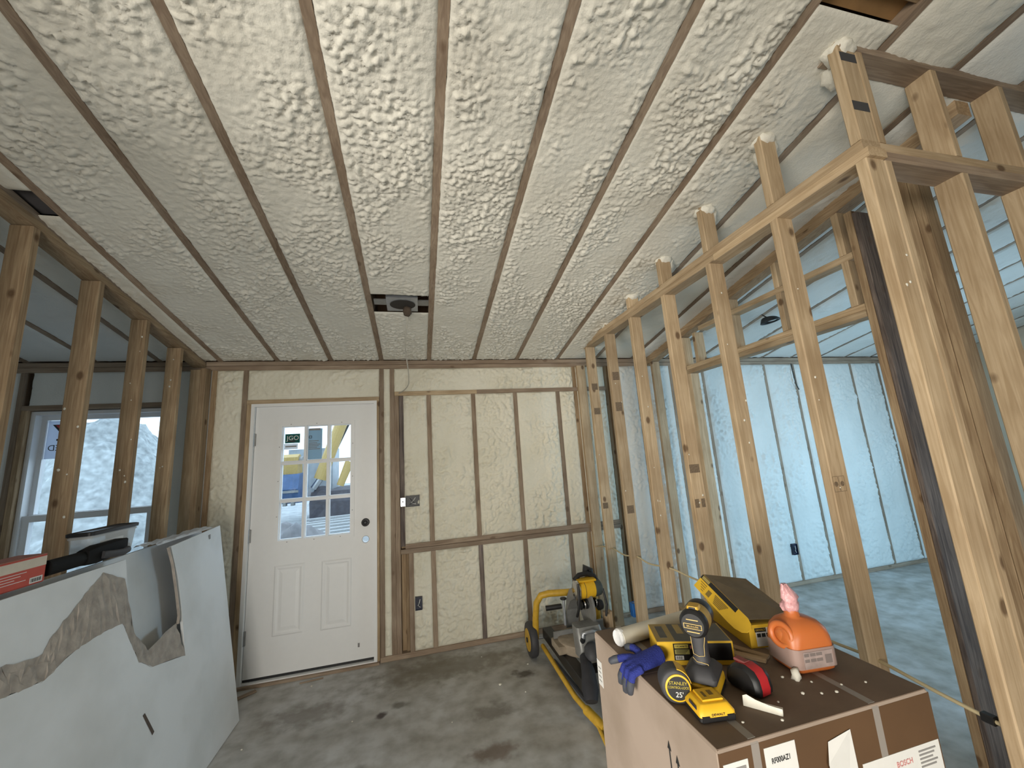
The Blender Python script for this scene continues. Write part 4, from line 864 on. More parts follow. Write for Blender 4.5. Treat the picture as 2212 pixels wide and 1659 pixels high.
# plastic film roll
pr = thing('plastic_roll', 'roll of milky plastic film lying along the back of the cardboard box', 'roll', (0.556, 1.148, T), R(8))
FILM = plain('milky_film', (0.70, 0.66, 0.56), 0.4, var=0.06, nscale=14)
MB().loft([[(x, 0.024 * math.cos(a) * (1.1 + 0.03 * math.sin(3 * a + x * 9)), 0.0215 + 0.0215 * math.sin(a)) for a in [2 * math.pi * k / 24 for k in range(24)]] for x in (0.006, 0.012, 0.08, 0.16, 0.24, 0.32)]).build('roll_body', FILM, pr, smooth=50)
MB().lathe((-0.004, 0, 0.0215), (1, 0, 0), [(0.008, 0.004), (0.020, 0.0), (0.0235, 0.006), (0.023, 0.016)], 18).build('folded_end', plain('white_film_end', (0.82, 0.82, 0.82), 0.3, bump=1.0, nscale=70), pr, smooth=30)
MB().lathe((0.32, 0, 0.0215), (1, 0, 0), [(0.023, -0.004), (0.0235, 0.0), (0.012, 0.004)], 18).build('folded_end', FILM, pr, smooth=30)

# yellow screw carton
yb = thing('screw_carton', 'flat yellow screw carton with a black label and dusty printed top', 'box', (0.602, 1.016, T), R(-20.6))
MB().box(0, 0.19, 0, 0.107, 0, 0.056, 0.001).build('carton', YELC, yb)
bk_ = MB().box(0.040, 0.186, -0.0006, 0, 0.012, 0.052).build('black_panel', BLACK, yb)
MB().box(0.188, 0.190, -0.0009, 0, 0.0, 0.012).build('corner_wear', CARD, yb)
p_ = MB().box(0.043, 0.078, -0.0012, -0.0006, 0.041, 0.050).build('name_patch', plain('pale_yellow_print', (0.62, 0.50, 0.10), 0.6), bk_); text('DECKMATE', 0.0062, INK, p_, (0.0605, -0.0014, 0.0455), (R(90), 0, 0), squash=0.95)
MB().box(0.043, 0.080, -0.0012, -0.0006, 0.027, 0.038).build('size_patch', plain('olive_print', (0.42, 0.38, 0.12), 0.6), bk_)
for k in range(3): MB().box(0.046, 0.070 + 0.003 * k, -0.0015, -0.0012, 0.029 + 0.003 * k, 0.0302 + 0.003 * k).build('print_line', INK, bk_)
bp_ = MB().box(0.043, 0.064, -0.0012, -0.0006, 0.014, 0.0235).build('barcode_patch', PAPERW, bk_)
for k in range(7): MB().box(0.0445 + 0.0024 * k, 0.0455 + 0.0024 * k + 0.0005 * (k % 2), -0.0015, -0.0012, 0.0155, 0.022).build('barcode_bar', INK, bp_)
MB().box(0.082, 0.105, -0.0012, -0.0006, 0.040, 0.047).build('pink_stripe', plain('pink_print', (0.5, 0.18, 0.17), 0.6), bk_)
DUST = plain('dusty_print', (0.115, 0.11, 0.095), 0.8, var=0.15, nscale=25); DUSTY2 = plain('dusty_yellow', (0.36, 0.26, 0.10), 0.8, var=0.1)
MB().box(0.001, 0.189, 0.001, 0.106, 0.0561, 0.0566).build('top_print', DUSTY2, yb); MB().box(0.048, 0.186, 0.003, 0.104, 0.0566, 0.0570).build('top_print', DUST, yb)
MB().box(0.014, 0.033, 0.022, 0.090, 0.0566, 0.0571).build('top_print', DUST, yb); MB().box(0.064, 0.082, 0.045, 0.100, 0.0570, 0.0573).build('top_print', DUSTY2, yb); MB().box(0.094, 0.108, 0.05, 0.1, 0.0570, 0.0573).build('top_print', DUSTY2, yb)

# open yellow nail carton
ob = thing('open_carton', 'open yellow nail carton with its lid raised behind the orange jug', 'box', (0.88, 1.0, T), R(-11))
OW, OL, OH = 0.150, 0.215, 0.058
bxm = MB(); t_ = 0.002
bxm.box(0, OW, 0, t_, 0, OH).box(0, OW, OL - t_, OL, 0, OH).box(0, t_, t_, OL - t_, 0, OH).box(OW - t_, OW, t_, OL - t_, 0, OH).box(t_, OW - t_, t_, OL - t_, 0, t_)
bxm.build('carton', YELC, ob)
MB().box(t_, OW - t_, t_, 0.075, OH - 0.003, OH - 0.0015).build('inner_flap', YELC, ob)
fp = MB().box(0.018, OW - 0.004, -0.0008, 0, 0.004, 0.050).build('white_panel', PAPERW, ob)
n1_ = MB().box(0.016, 0.048, -0.0014, -0.0008, 0.040, 0.050).build('name_patch', BLACK, fp); text('DEWALT', 0.0068, plain('gold_print', (0.65, 0.45, 0.08), 0.6), n1_, (0.032, -0.0016, 0.045), (R(90), 0, 0))
for k in range(3): MB().box(0.021 + 0.0135 * k, 0.0315 + 0.0135 * k, -0.0014, -0.0008, 0.027, 0.0365).build('icon_square', INK, fp)
for k in range(3): MB().box(0.052, 0.085 - 0.006 * k, -0.0014, -0.0008, 0.047 - 0.004 * k, 0.0485 - 0.004 * k).build('print_line', GINK, fp)
# lid: sloping panel with a printed skirt on its left side and a rounded tuck end
ld = MB()
P = {'nl': (0.012, 0.01, OH + 0.012), 'fl': (0.006, OL + 0.01, OH + 0.070), 'fr': (OW, OL + 0.01, OH + 0.045), 'nr': (OW, 0.01, OH + 0.004)}
lid = MB().add([P['nl'], P['nr'], P['fr'], P['fl']] + [(q[0], q[1], q[2] - 0.0015) for q in (P['nl'], P['nr'], P['fr'], P['fl'])], [(0, 1, 2, 3), (7, 6, 5, 4), (0, 4, 5, 1), (1, 5, 6, 2), (2, 6, 7, 3), (3, 7, 4, 0)]).build('lid', plain('shaded_lid_card', (0.17, 0.13, 0.08), 0.8, var=0.12), ob)  # the lid's inner shading is put into its brown-grey colour
def sk(u_, v_):      # along the lid's left edge (0 far .. 1 near), down the skirt
    a = Vector(P['fl']); b_ = Vector(P['nl']); q = a + (b_ - a) * u_
    return q + Vector((-0.040, -0.004, -0.030)) * v_
pts = [sk(0, 0), sk(0.0, 1), sk(0.45, 1.02), sk(0.80, 1.02), sk(0.93, 0.98), sk(1.03, 0.84), sk(1.09, 0.6), sk(1.10, 0.35), sk(1.06, 0.12), sk(0.98, 0)]
skt = MB().add(pts + [q + Vector((0.0006, 0.0, -0.0014)) for q in pts], [tuple(range(10)), tuple(range(19, 9, -1))] + [(i, i + 10, (i + 1) % 10 + 10, (i + 1) % 10) for i in range(10)]).build('lid_skirt', YELC, ob)
nrm = (sk(0, 1) - sk(0, 0)).cross(sk(1, 0) - sk(0, 0)).normalized()
if nrm.x > 0: nrm = -nrm
def skp(u0, u1, v0, v1, mat, h_=0.0008, name='print_panel'):
    q = [sk(u0, v0), sk(u0, v1), sk(u1, v1), sk(u1, v0)]
    return MB().add([a + nrm * h_ for a in q] + [a for a in q], [(0, 1, 2, 3), (7, 6, 5, 4), (0, 4, 5, 1), (1, 5, 6, 2), (2, 6, 7, 3), (3, 7, 4, 0)]).build(name, mat, skt)
skp(0.0, 0.80, 0.02, 0.30, BLACK); skp(0.03, 0.20, 0.06, 0.26, plain('worn_gold_print', (0.36, 0.28, 0.09), 0.7), 0.0012)
for k in range(4): skp(0.05 + 0.03 * k, 0.20, 0.42 + 0.13 * k, 0.46 + 0.13 * k, plain('brown_print', (0.22, 0.15, 0.03), 0.7) if k == 0 else D.materials['brown_print'])
skp(0.26, 0.34, 0.5, 0.86, D.materials['brown_print'])
for k in range(6): skp(0.40 + 0.01 * k, 0.68 - 0.015 * k, 0.42 + 0.085 * k, 0.47 + 0.085 * k, D.materials['brown_print'])

# impact driver
im = thing('impact_driver', 'black and yellow cordless impact driver standing upright on its battery', 'power tool', (0.643, 0.894, T), R(-50))
def ell(w_, d_, z, cy=0.0, cx=0.0, n_=18, p=2.6):
    out = []
    for k in range(n_):
        a = 2 * math.pi * k / n_; c, s_ = math.cos(a), math.sin(a)
        out.append((cx + w_ * math.copysign(abs(c) ** (2 / p), c), cy + d_ * math.copysign(abs(s_) ** (2 / p), s_), z))
    return out
MB().loft([rrect(0.036, 0.046, 0.008, 0.0), rrect(0.038, 0.050, 0.009, 0.006), rrect(0.038, 0.050, 0.009, 0.013)]).build('battery_base', BLACK, im, smooth=40)
MB().loft([rrect(0.037, 0.049, 0.009, 0.013), rrect(0.036, 0.048, 0.01, 0.026), rrect(0.030, 0.040, 0.01, 0.032)]).build('battery', YEL, im, smooth=40)
for k in (-1, 1): MB().box(-0.014 + 0.0, 0.012, -0.0500, -0.0475, 0.019 + 0.004 * k, 0.021 + 0.004 * k).build('battery_rib', YELM, im)
MB().loft([rrect(0.034, 0.046, 0.010, 0.031), rrect(0.036, 0.045, 0.012, 0.042), rrect(0.026, 0.034, 0.012, 0.054), ell(0.020, 0.024, 0.060, n_=24)]).build('foot', DGREY, im, smooth=45)
MB().loft([ell(0.019, 0.023, 0.056), ell(0.0165, 0.021, 0.075, 0.001), ell(0.0165, 0.022, 0.100, 0.0), ell(0.0185, 0.025, 0.120, 0.003), ell(0.022, 0.03, 0.134, 0.008)]).build('handle', DGREY, im, smooth=50)
hd = MB().lathe((0, -0.040, 0.150), (0, 1, 0.02), [(0.020, 0.0), (0.027, 0.003), (0.0305, 0.010), (0.0315, 0.030), (0.0315, 0.055), (0.029, 0.075), (0.024, 0.092), (0.016, 0.104), (0.012, 0.118)], 28).build('motor_body', plain('dusty_tool_yellow', (0.40, 0.26, 0.06), 0.6, var=0.2), im, smooth=45)
MB().lathe((0, -0.0405, 0.150), (0, 1, 0.02), [(0.0245, 0.0), (0.0285, 0.004), (0.0318, 0.011), (0.0318, 0.020), (0.030, 0.021)], 28).build('rear_cap', BLACK, im, smooth=45)
MB().lathe((0, 0.012, 0.151), (0, 1, 0.02), [(0.031, 0.0), (0.0325, 0.006), (0.0315, 0.030), (0.026, 0.045), (0.018, 0.056)], 28).build('nose_boot', BLACK, im, smooth=45)
MB().loft([rrect(0.014, 0.016, 0.005, 0.178, cy=-0.012), rrect(0.012, 0.014, 0.005, 0.186, cy=-0.012)]).build('top_plate', YELM, im, smooth=40); MB().box(-0.007, 0.007, -0.0285, -0.018, 0.180, 0.1845).build('vent', BLACK, im)
CREAM = plain('cream_print', (0.62, 0.45, 0.17), 0.6)
ring(-0.020, 0.020, 0.1425, 0.1535, 0.0013, -0.0425, -0.0405).build('name_outline', CREAM, im); text('BRUSHLESS', 0.0052, CREAM, im, (0, -0.0425, 0.148), (R(90), 0, 0), thick=0.0016)
for (w_, z) in ((0.013, 0.1615), (0.014, 0.1355)): MB().box(-w_, w_, -0.0415, -0.0395, z - 0.001, z + 0.001).build('yellow_vent', CREAM, im)
MB().box(-0.013, 0.013, -0.037, -0.034, 0.170, 0.1725).build('yellow_vent', YEL, im)
for p_ in ([(-0.0155, -0.014, 0.118), (-0.0135, -0.018, 0.098), (-0.012, -0.0192, 0.080), (0.0, -0.0218, 0.077), (0.012, -0.0192, 0.079), (0.0135, -0.0185, 0.1), (0.0165, -0.015, 0.118)], [(-0.015, -0.0165, 0.070), (-0.006, -0.0222, 0.065), (0.008, -0.0222, 0.065), (0.0165, -0.018, 0.062), (0.0195, -0.015, 0.052)]):
    MB().tube(p_, 0.0007, 6).build('grip_line', CREAM, im)
MB().box(-0.006, 0.006, 0.018, 0.032, 0.095, 0.128, 0.003).build('trigger', BLACK, im)

# tape measure
tm = thing('tape_measure', 'round black and yellow 25 foot tape measure standing on edge', 'tape measure', (0.556, 0.885, T), R(-22))
prof = []
for k in range(36):
    a = 2 * math.pi * k / 36; x, z = 0.0335 * math.cos(a), 0.035 + 0.035 * math.sin(a)
    if a > math.pi * 1.5 and a < math.pi * 2: x = 0.0335 * math.copysign(abs(math.cos(a)) ** 0.55, math.cos(a)); z = 0.035 + 0.035 * math.copysign(abs(math.sin(a)) ** 0.55, math.sin(a))
    prof.append((x, z))
MB().loft([[(x * s_, y, 0.035 + (z - 0.035) * s_) for (x, z) in prof] for (y, s_) in ((-0.022, 0.86), (-0.0195, 0.96), (-0.012, 1.0), (0.012, 1.0), (0.0195, 0.96), (0.022, 0.86))]).build('case', DGREY, tm, smooth=50)
MB().lathe((0.003, -0.0215, 0.034), (0, -1, 0), [(0.0275, 0), (0.0275, 0.0022), (0.026, 0.003)], 36).build('yellow_ring', YEL, tm, smooth=40)
dsc = MB().lathe((0.003, -0.0247, 0.034), (0, -1, 0), [(0.0238, 0), (0.0238, 0.0006)], 36).build('face_disc', BLACK, tm)
GOLD = plain('gold_lettering', (0.50, 0.40, 0.05), 0.6)
text('STANLEY', 0.0095, GOLD, dsc, (0.003, -0.0256, 0.0445), (R(90), R(3), 0)); text('CONTROL-LOCK', 0.0072, GOLD, dsc, (0.003, -0.0256, 0.036), (R(90), R(3), 0), squash=0.8); text("25'", 0.0145, PAPERW, dsc, (0.004, -0.0256, 0.0215), (R(90), R(3), 0))
MB().loft([[(x * 1.01, y, 0.035 + (z - 0.035) * 1.012) for (x, z) in prof[1:9]] + [(x * 0.9, y, 0.035 + (z - 0.035) * 0.9) for (x, z) in reversed(prof[1:9])] for y in (-0.0185, 0.0185)]).build('yellow_cover', YEL, tm, smooth=50)
MB().box(0.026, 0.036, -0.009, 0.009, 0.0, 0.004).build('hook', CHROME, tm)

# battery pack
bt = thing('battery_pack', 'loose yellow and black battery pack at the near edge of the box top', 'battery', (0.594, 0.823, T), R(-9))
MB().loft([rrect(0.036, 0.042, 0.008, 0.0), rrect(0.0395, 0.046, 0.008, 0.004), rrect(0.0395, 0.046, 0.008, 0.013)]).build('base', BLACK, bt, smooth=40)
MB().loft([rrect(0.039, 0.0455, 0.008, 0.0125), rrect(0.039, 0.0450, 0.009, 0.022), rrect(0.031, 0.034, 0.008, 0.036), rrect(0.028, 0.031, 0.007, 0.0375)]).build('shell', YEL, bt, smooth=40)
MB().box(-0.022, 0.024, -0.022, 0.030, 0.037, 0.0425, 0.002).build('terminal_rail', YEL, bt); MB().box(-0.012, -0.006, -0.010, 0.015, 0.0425, 0.0429).build('warning_print', plain('brown_mark', (0.20, 0.12, 0.02), 0.7), bt); MB().box(0.002, 0.012, -0.004, 0.018, 0.0425, 0.0429).build('warning_print', D.materials['brown_mark'], bt)
MB().prism([(-0.030, 0.016), (0.020, 0.016), (0.014, 0.030), (-0.022, 0.030)], 0.0385, 0.0372, Matrix(((0, 0, -1, 0), (1, 0, 0, 0), (0, 1, 0, 0), (0, 0, 0, 1)))).build('latch_window', plain('navy_plastic', (0.03, 0.035, 0.06), 0.35), bt)
for s_ in (-1, 1): MB().box(s_ * 0.027 - 0.008, s_ * 0.027 + 0.008, -0.0475, -0.040, 0.002, 0.017, 0.002).build('corner_foot', BLACK, bt)
text('DEWALT', 0.0072, INK, bt, (0, -0.0459, 0.0185), (R(90), 0, 0), thick=0.0012)

bt.scale = (1.0, 0.74, 0.80)
# red and black chalk reel
cr_ = thing('chalk_reel', 'red and black chalk line reel between the driver and the orange jug', 'tool', (0.736, 0.858, T), R(-80))
cp = [(-0.046, 0.012), (-0.040, 0.036), (-0.022, 0.052), (0.004, 0.056), (0.026, 0.050), (0.036, 0.036), (0.040, 0.016), (0.038, 0.004), (0.028, 0.0), (-0.034, 0.0), (-0.044, 0.004)]
def slab_(a, y0, y1, sc_=1.0): return [[(x * sc_, y, 0.028 + (z - 0.028) * sc_) for (x, z) in a] for y in (y0, y1)]
MB().loft(slab_(cp, -0.013, 0.013, 1.0)).build('red_band', plain('red_plastic', (0.42, 0.02, 0.025), 0.35, var=0.08), cr_, smooth=40)
for s_ in (-1, 1): MB().loft([[(x * k, s_ * y, 0.028 + (z - 0.028) * k) for (x, z) in cp] for (y, k) in ((0.013, 0.985), (0.022, 0.96), (0.028, 0.80))]).build('side_shell', BLACK, cr_, smooth=40)
MB().box(-0.028, 0.0, -0.0095, 0.0095, 0.0515, 0.0575, 0.002).build('chalk_door', plain('dusty_red', (0.26, 0.07, 0.065), 0.7, var=0.2, nscale=80), cr_)

# orange jug with tied pink bag
jg = thing('orange_jug', 'orange plastic jug with a tied pink bag on its neck', 'jug', (0.932, 0.893, T), R(-6)); jg.scale = (0.9, 0.9, 0.94)
def jug_mat():
    m, n, l, b = newmat('orange_translucent_plastic'); b.inputs['Base Color'].default_value = (0.50, 0.14, 0.035, 1); b.inputs['Roughness'].default_value = 0.4
    b.inputs['Subsurface Weight'].default_value = 0.25; b.inputs['Subsurface Radius'].default_value = (0.02, 0.006, 0.002); b.inputs['Subsurface Scale'].default_value = 0.6
    return m
OR = jug_mat(); PINK = plain('pink_film', (0.60, 0.32, 0.33), 0.35, var=0.12, nscale=60, bump=0.8)
MB().loft([rrect(0.050, 0.038, 0.015, 0.0), rrect(0.062, 0.048, 0.018, 0.008), rrect(0.066, 0.052, 0.02, 0.03), rrect(0.066, 0.052, 0.022, 0.062), rrect(0.067, 0.053, 0.03, 0.080), rrect(0.064, 0.050, 0.034, 0.098), rrect(0.052, 0.042, 0.034, 0.112), rrect(0.030, 0.028, 0.022, 0.121), rrect(0.019, 0.019, 0.018, 0.125, cx=-0.008), rrect(0.0165, 0.0165, 0.016, 0.142, cx=-0.010)]).build('body', OR, jg, smooth=60)
def torus(c, nrm_, R_, r_, n1=28, n2=10, sq=1.0):
    nz_ = Vector(nrm_).normalized(); a = nz_.cross(Vector((0, 0, 1))); a.normalize(); b_ = nz_.cross(a); c = Vector(c)
    path = [c + a * (R_ * math.cos(2 * math.pi * k / n1)) + b_ * (R_ * sq * math.sin(2 * math.pi * k / n1)) for k in range(n1)]
    vs_ = []
    for k, p in enumerate(path):
        rad = (p - c).normalized()
        for j in range(n2): an = 2 * math.pi * j / n2; vs_.append(p + rad * (r_ * math.cos(an)) + nz_ * (r_ * math.sin(an)))
    return MB().add(vs_, [(k * n2 + j, k * n2 + (j + 1) % n2, ((k + 1) % n1) * n2 + (j + 1) % n2, ((k + 1) % n1) * n2 + j) for k in range(n1) for j in range(n2)])
torus((-0.062, -0.012, 0.086), (-1, -0.35, 0.15), 0.027, 0.008, sq=0.95).build('handle_ring', OR, jg, smooth=60)
MB().lathe((-0.058, -0.012, 0.086), (-1, -0.35, 0.15), [(0.022, 0), (0.016, 0.006), (0.006, 0.010)], 20).build('handle_boss', OR, jg, smooth=60)
LBL = plain('dusty_jug_label', (0.30, 0.235, 0.215), 0.55, var=0.22, nscale=35)
MB().loft([rrect(0.0675, 0.0535, 0.02, 0.016), rrect(0.0680, 0.0540, 0.022, 0.062)], cap=False).build('label_wrap', clear('smoky_label', (0.36, 0.27, 0.24), 0.75), jg, smooth=60)
lb = MB().box(-0.042, 0.046, -0.0550, -0.0543, 0.018, 0.056).build('label', LBL, jg)
for k in range(6): MB().box(-0.040 + 0.018 * (k % 3), -0.026 + 0.02 * (k % 3), -0.0554, -0.0550, 0.046 - 0.013 * (k // 3), 0.053 - 0.013 * (k // 3)).build('print_block', plain('label_ink', (0.16, 0.13, 0.12), 0.7) if k == 0 else D.materials['label_ink'], lb)
MB().box(0.022, 0.042, -0.0554, -0.0550, 0.026, 0.046).build('print_block', D.materials['label_ink'], lb)
MB().loft([[( -0.010 + dx_ + (r_ + 0.004 * math.sin(5 * a + i)) * math.cos(a), dy_ + (r_ * 0.8 + 0.003 * math.sin(4 * a + 2 * i)) * math.sin(a), z) for a in [2 * math.pi * k / 22 for k in range(22)]] for i, (z, r_, dx_, dy_) in enumerate(((0.136, 0.019, 0, 0), (0.144, 0.025, 0.001, 0), (0.153, 0.024, 0.002, 0), (0.159, 0.019, 0.003, 0), (0.170, 0.024, 0.003, 0), (0.184, 0.017, 0.0, 0), (0.205, 0.006, -0.008, 0)))]).build('pink_bag', PINK, jg, smooth=70)
torus((-0.008, 0, 0.1575), (0, 0, 1.0001), 0.0155, 0.0022) if False else None

# blue glove hanging over the edge
gl = thing('work_glove', 'blue knit work glove with grey rubber fingers over the box edge', 'glove', (0.553, 1.022, T)); gl.scale = (0.8, 0.8, 0.8)
BLUEK = plain('blue_knit', (0.018, 0.03, 0.22), 0.85, var=0.2, nscale=220, bump=0.6); RUB = plain('grey_rubber_coating', (0.055, 0.06, 0.075), 0.6, var=0.25, nscale=60)
def go(x, y, z): return (x - 0.56, y - 1.03, z - T)
gm_ = MB()
fingers = [[(0.545, 1.055, 1.022), (0.52, 1.075, 1.018), (0.498, 1.095, 1.008), (0.486, 1.106, 1.0)],
           [(0.535, 1.03, 1.02), (0.506, 1.045, 1.008), (0.497, 1.055, 0.978), (0.497, 1.060, 0.956)],
           [(0.535, 1.01, 1.02), (0.506, 1.020, 1.008), (0.498, 1.030, 0.968), (0.498, 1.034, 0.944)],
           [(0.540, 0.992, 1.02), (0.508, 0.997, 1.008), (0.499, 1.005, 0.968), (0.499, 1.010, 0.950)],
           [(0.575, 1.06, 1.03), (0.568, 1.085, 1.036), (0.558, 1.10, 1.034), (0.552, 1.11, 1.030)]]
for f_ in fingers: gm_.tube([go(*p) for p in f_], 0.012, 12, rs=[0.0135, 0.0125, 0.0115, 0.008])
gm_.loft([[go(x, y + w_ * math.cos(a), z + h_ * math.sin(a)) for a in [2 * math.pi * k / 20 for k in range(20)]] for (x, y, z, w_, h_) in ((0.522, 1.028, 1.016, 0.034, 0.012), (0.545, 1.025, 1.020, 0.040, 0.017), (0.572, 1.022, 1.025, 0.038, 0.020), (0.60, 1.020, 1.031, 0.033, 0.024), (0.625, 1.018, 1.037, 0.034, 0.026))])
g_ = gm_.build('knit_body', BLUEK, gl)
r1 = g_.modifiers.new('remesh', 'REMESH'); r1.mode = 'VOXEL'; r1.voxel_size = 0.0035; r1.use_smooth_shade = True
r2_ = g_.modifiers.new('smooth', 'SMOOTH'); r2_.iterations = 6; r2_.factor = 0.5
MB().loft([[go(0.6252, 1.018 + w_ * math.cos(a), 1.037 + w_ * 0.76 * math.sin(a)) for a in [2 * math.pi * k / 20 for k in range(20)]] for w_ in (0.026, 0.004)]).build('cuff_opening', plain('dark_blue_inside', (0.006, 0.008, 0.05), 0.9), gl)
for f_ in fingers: MB().tube([go(*p) for p in [tuple((a + b_) / 2 for a, b_ in zip(f_[1], f_[2])), f_[2], f_[3], tuple(b_ + (b_ - a) * 0.25 for a, b_ in zip(f_[2], f_[3]))]], 0.012, 12, rs=[0.0120, 0.0122, 0.0100, 0.004]).build('rubber_fingertip', RUB, gl, smooth=60)

# foam shard, slivers, crumbs
sd_ = MB().loft([[(x, y, z) for (y, z) in ((-0.006, 0), (0.004, 0.0), (0.007 - w_, 0.010 + 0.2 * w_), (-0.002, 0.012 + w_))] for (x, w_) in ((-0.036, 0.006), (-0.028, 0.010), (-0.012, 0.004), (0.012, 0.0), (0.036, -0.001))]).build('foam_shard', lump, None, (0.702, 0.793, T)); sd_.rotation_euler = (0, 0, R(-50))
tag(sd_, 'cream foam shard lying in front of the red chalk reel', 'foam scrap')
tag(blob('foam_flake', None, lump, (0.862, 0.852, T + 0.008), 0.012, 5, (1.0, 0.8, 1.1), 2, 0.6), 'cream foam flake at the foot of the orange jug', 'foam scrap')
for i, (x, y, r_) in enumerate(((0.836, 0.866, 0.004), (0.823, 0.804, 0.004), (0.86, 0.79, 0.0035), (0.894, 0.783, 0.004), (0.631, 0.773, 0.003), (0.708, 0.752, 0.0035), (1.03, 0.893, 0.004), (0.988, 0.789, 0.003), (0.797, 0.875, 0.004), (0.93, 0.80, 0.003), (0.88, 0.83, 0.003), (0.75, 0.80, 0.0025))):
    tag(blob('foam_crumb', None, lump, (x, y, T + r_ * 0.6), r_, 20 + i, (1.2, 0.9, 0.7), 1, 0.5), 'tiny cream foam crumb on the cardboard box top', 'foam scrap', 'foam crumbs on the box')
for i, (x, y, l_, a) in enumerate(((0.86, 1.02, 0.17, 118), (0.84, 0.985, 0.13, 128), (0.815, 1.05, 0.12, 112))):
    o = MB().box(-l_ / 2, l_ / 2, -0.009, 0.009, 0, 0.006 + 0.002 * i, 0.001).build('wood_sliver', DARKW[0], None, (x - 0.02, y, T)); o.rotation_euler = (0, 0, R(a))
    tag(o, ('longest', 'nearest', 'farthest')[i] + ' dark wood sliver beside the open yellow carton', 'wood scrap')

# ------------------------------------------------------------------ CABLES AND BOXES
ROM = plain('cream_cable_sheath', (0.55, 0.46, 0.28), 0.5, var=0.06)
def spline(P_, n_=8):
    P_ = [Vector(p) for p in P_]; out = []
    for i in range(len(P_) - 1):
        p0, p1, p2, p3 = P_[max(i - 1, 0)], P_[i], P_[i + 1], P_[min(i + 2, len(P_) - 1)]
        for k in range(n_):
            t = k / n_; out.append(0.5 * ((2 * p1) + (-p0 + p2) * t + (2 * p0 - 5 * p1 + 4 * p2 - p3) * t * t + (-p0 + 3 * p1 - 3 * p2 + p3) * t ** 3))
    return out + [P_[-1]]
def cable(name, pts_, r_, mat, label, cat='cable'):
    o0 = Vector(pts_[0])
    o = MB().tube([p - o0 for p in spline(pts_)], r_, 8).build(name, mat, None, tuple(o0), smooth=60)
    return tag(o, label, cat)
cable('wall_cable', [(1.62, 3.62, 0.66), (1.625, 3.55, 0.672), (1.63, 3.31, 0.705), (1.64, 3.10, 0.690), (1.635, 2.91, 0.725), (1.65, 2.75, 0.705), (1.64, 2.49, 0.742), (1.66, 2.30, 0.73), (1.64, 2.09, 0.742), (1.655, 1.87, 0.725), (1.635, 1.67, 0.74), (1.645, 1.45, 0.722), (1.63, 1.25, 0.735), (1.632, 1.07, 0.714), (1.632, 0.90, 0.70)], 0.006, ROM, 'cream electrical cable threaded through the studs of the right partition')
MB().box(-0.012, 0.012, -0.014, 0.014, -0.012, 0.012, 0.003).build('cable_clip', BLACK, D.objects['wall_cable'], (0.012, 0.955 - 3.62, 0.705 - 0.66))
cb_ = thing('ceiling_fixture_box', 'grey steel box with an oval opening set between two rafters', 'electrical box', (-0.09, 2.705, roof(2.705)))
Mt = Matrix.Rotation(-math.atan(SL), 4, 'X')
MB().box(-0.11, 0.105, -0.085, 0.085, -0.004, 0.03).xform(Mt).build('steel_plate', STEEL, cb_)
MB().lathe((0, 0, -0.0045), (0, 0, -1), [(0.078, 0), (0.080, 0.003), (0.060, 0.004)], 32).xform(Mt @ Matrix.Diagonal((1.1, 0.72, 1, 1))).build('oval_shade_disc', plain('painted_recess_shade', (0.035, 0.03, 0.025), 0.9), cb_, smooth=40)  # dark disc on the plate, painted for the shade inside the oval recess
for s_ in (-1, 1): MB().box(s_ * 0.15 - 0.045, s_ * 0.15 + 0.045, -0.03, 0.03, 0.01, 0.02).xform(Mt).build('mounting_bar', GREY, cb_)
blob('cable_wad', cb_, plain('brown_wad', (0.09, 0.065, 0.045), 0.9, var=0.3), (0.03, -0.0 + 0.03, -0.04), 0.035, 9, (0.9, 0.7, 1.2))
cable('ceiling_cable', [(-0.06, 2.735, 2.62), (-0.062, 2.76, 2.57), (-0.080, 2.86, 2.475), (-0.082, 2.98, 2.40), (-0.073, 3.1, 2.325), (-0.068, 3.22, 2.27), (-0.075, 3.32, 2.21), (-0.12, 3.46, 2.185), (-0.165, 3.585, 2.185)], 0.0045, plain('white_cable_sheath', (0.50, 0.47, 0.40), 0.5), 'pale cable hanging from the ceiling box to the wall header')
NAVY = plain('navy_outlet_plastic', (0.012, 0.016, 0.04), 0.45)
def outlet(name, label, x, z, w_, h_, mat, y=YW, clip=False):
    t = thing(name, label, 'electrical box', (x, y, z - h_ / 2))
    ring(-w_ / 2, w_ / 2, 0, h_, 0.004, -0.034, 0.05).build('box_wall', mat, t); MB().box(-w_ / 2 + 0.003, w_ / 2 - 0.003, -0.022, 0.046, 0.003, h_ - 0.003).build('box_back', mat, t)
    for k in (-1, 1): MB().tube([(k * w_ * 0.2, -0.02, h_ * 0.8), (k * w_ * 0.1, -0.028, h_ * 0.6), (-k * w_ * 0.1, -0.030, h_ * 0.35), (k * w_ * 0.22, -0.026, h_ * 0.2)], 0.003, 6).build('wire_end', PAPERW if k > 0 else DGREY, t, smooth=60)
    if clip:
        c_ = MB().box(-w_ / 2 - 0.042, -w_ / 2, -0.034, -0.006, h_ * 0.1, h_ * 0.85, 0.003).build('bracket', CHROME, t); MB().cyl((-w_ / 2 - 0.022, -0.036, h_ * 0.5), (-w_ / 2 - 0.022, -0.032, h_ * 0.5), 0.007, n=12).build('bracket_hole', BLACK, c_)
    return t
outlet('switch_box', 'black double switch box with steel bracket right of the door', -0.062, 1.232, 0.118, 0.092, BLACK, clip=True)
outlet('outlet_box', 'small dark outlet box low on the foam right of the door', -0.028, 0.405, 0.058, 0.10, NAVY)
outlet('outlet_box', 'black outlet box on the pale blue foam of the right room', 3.905, 0.37, 0.06, 0.11, NAVY)
bo = thing('outlet_box', 'bright blue outlet box nailed to a right partition stud behind the saw', 'electrical box', (1.605, 2.934, 0.285))
BLU = plain('blue_box_plastic', (0.01, 0.12, 0.42), 0.45)
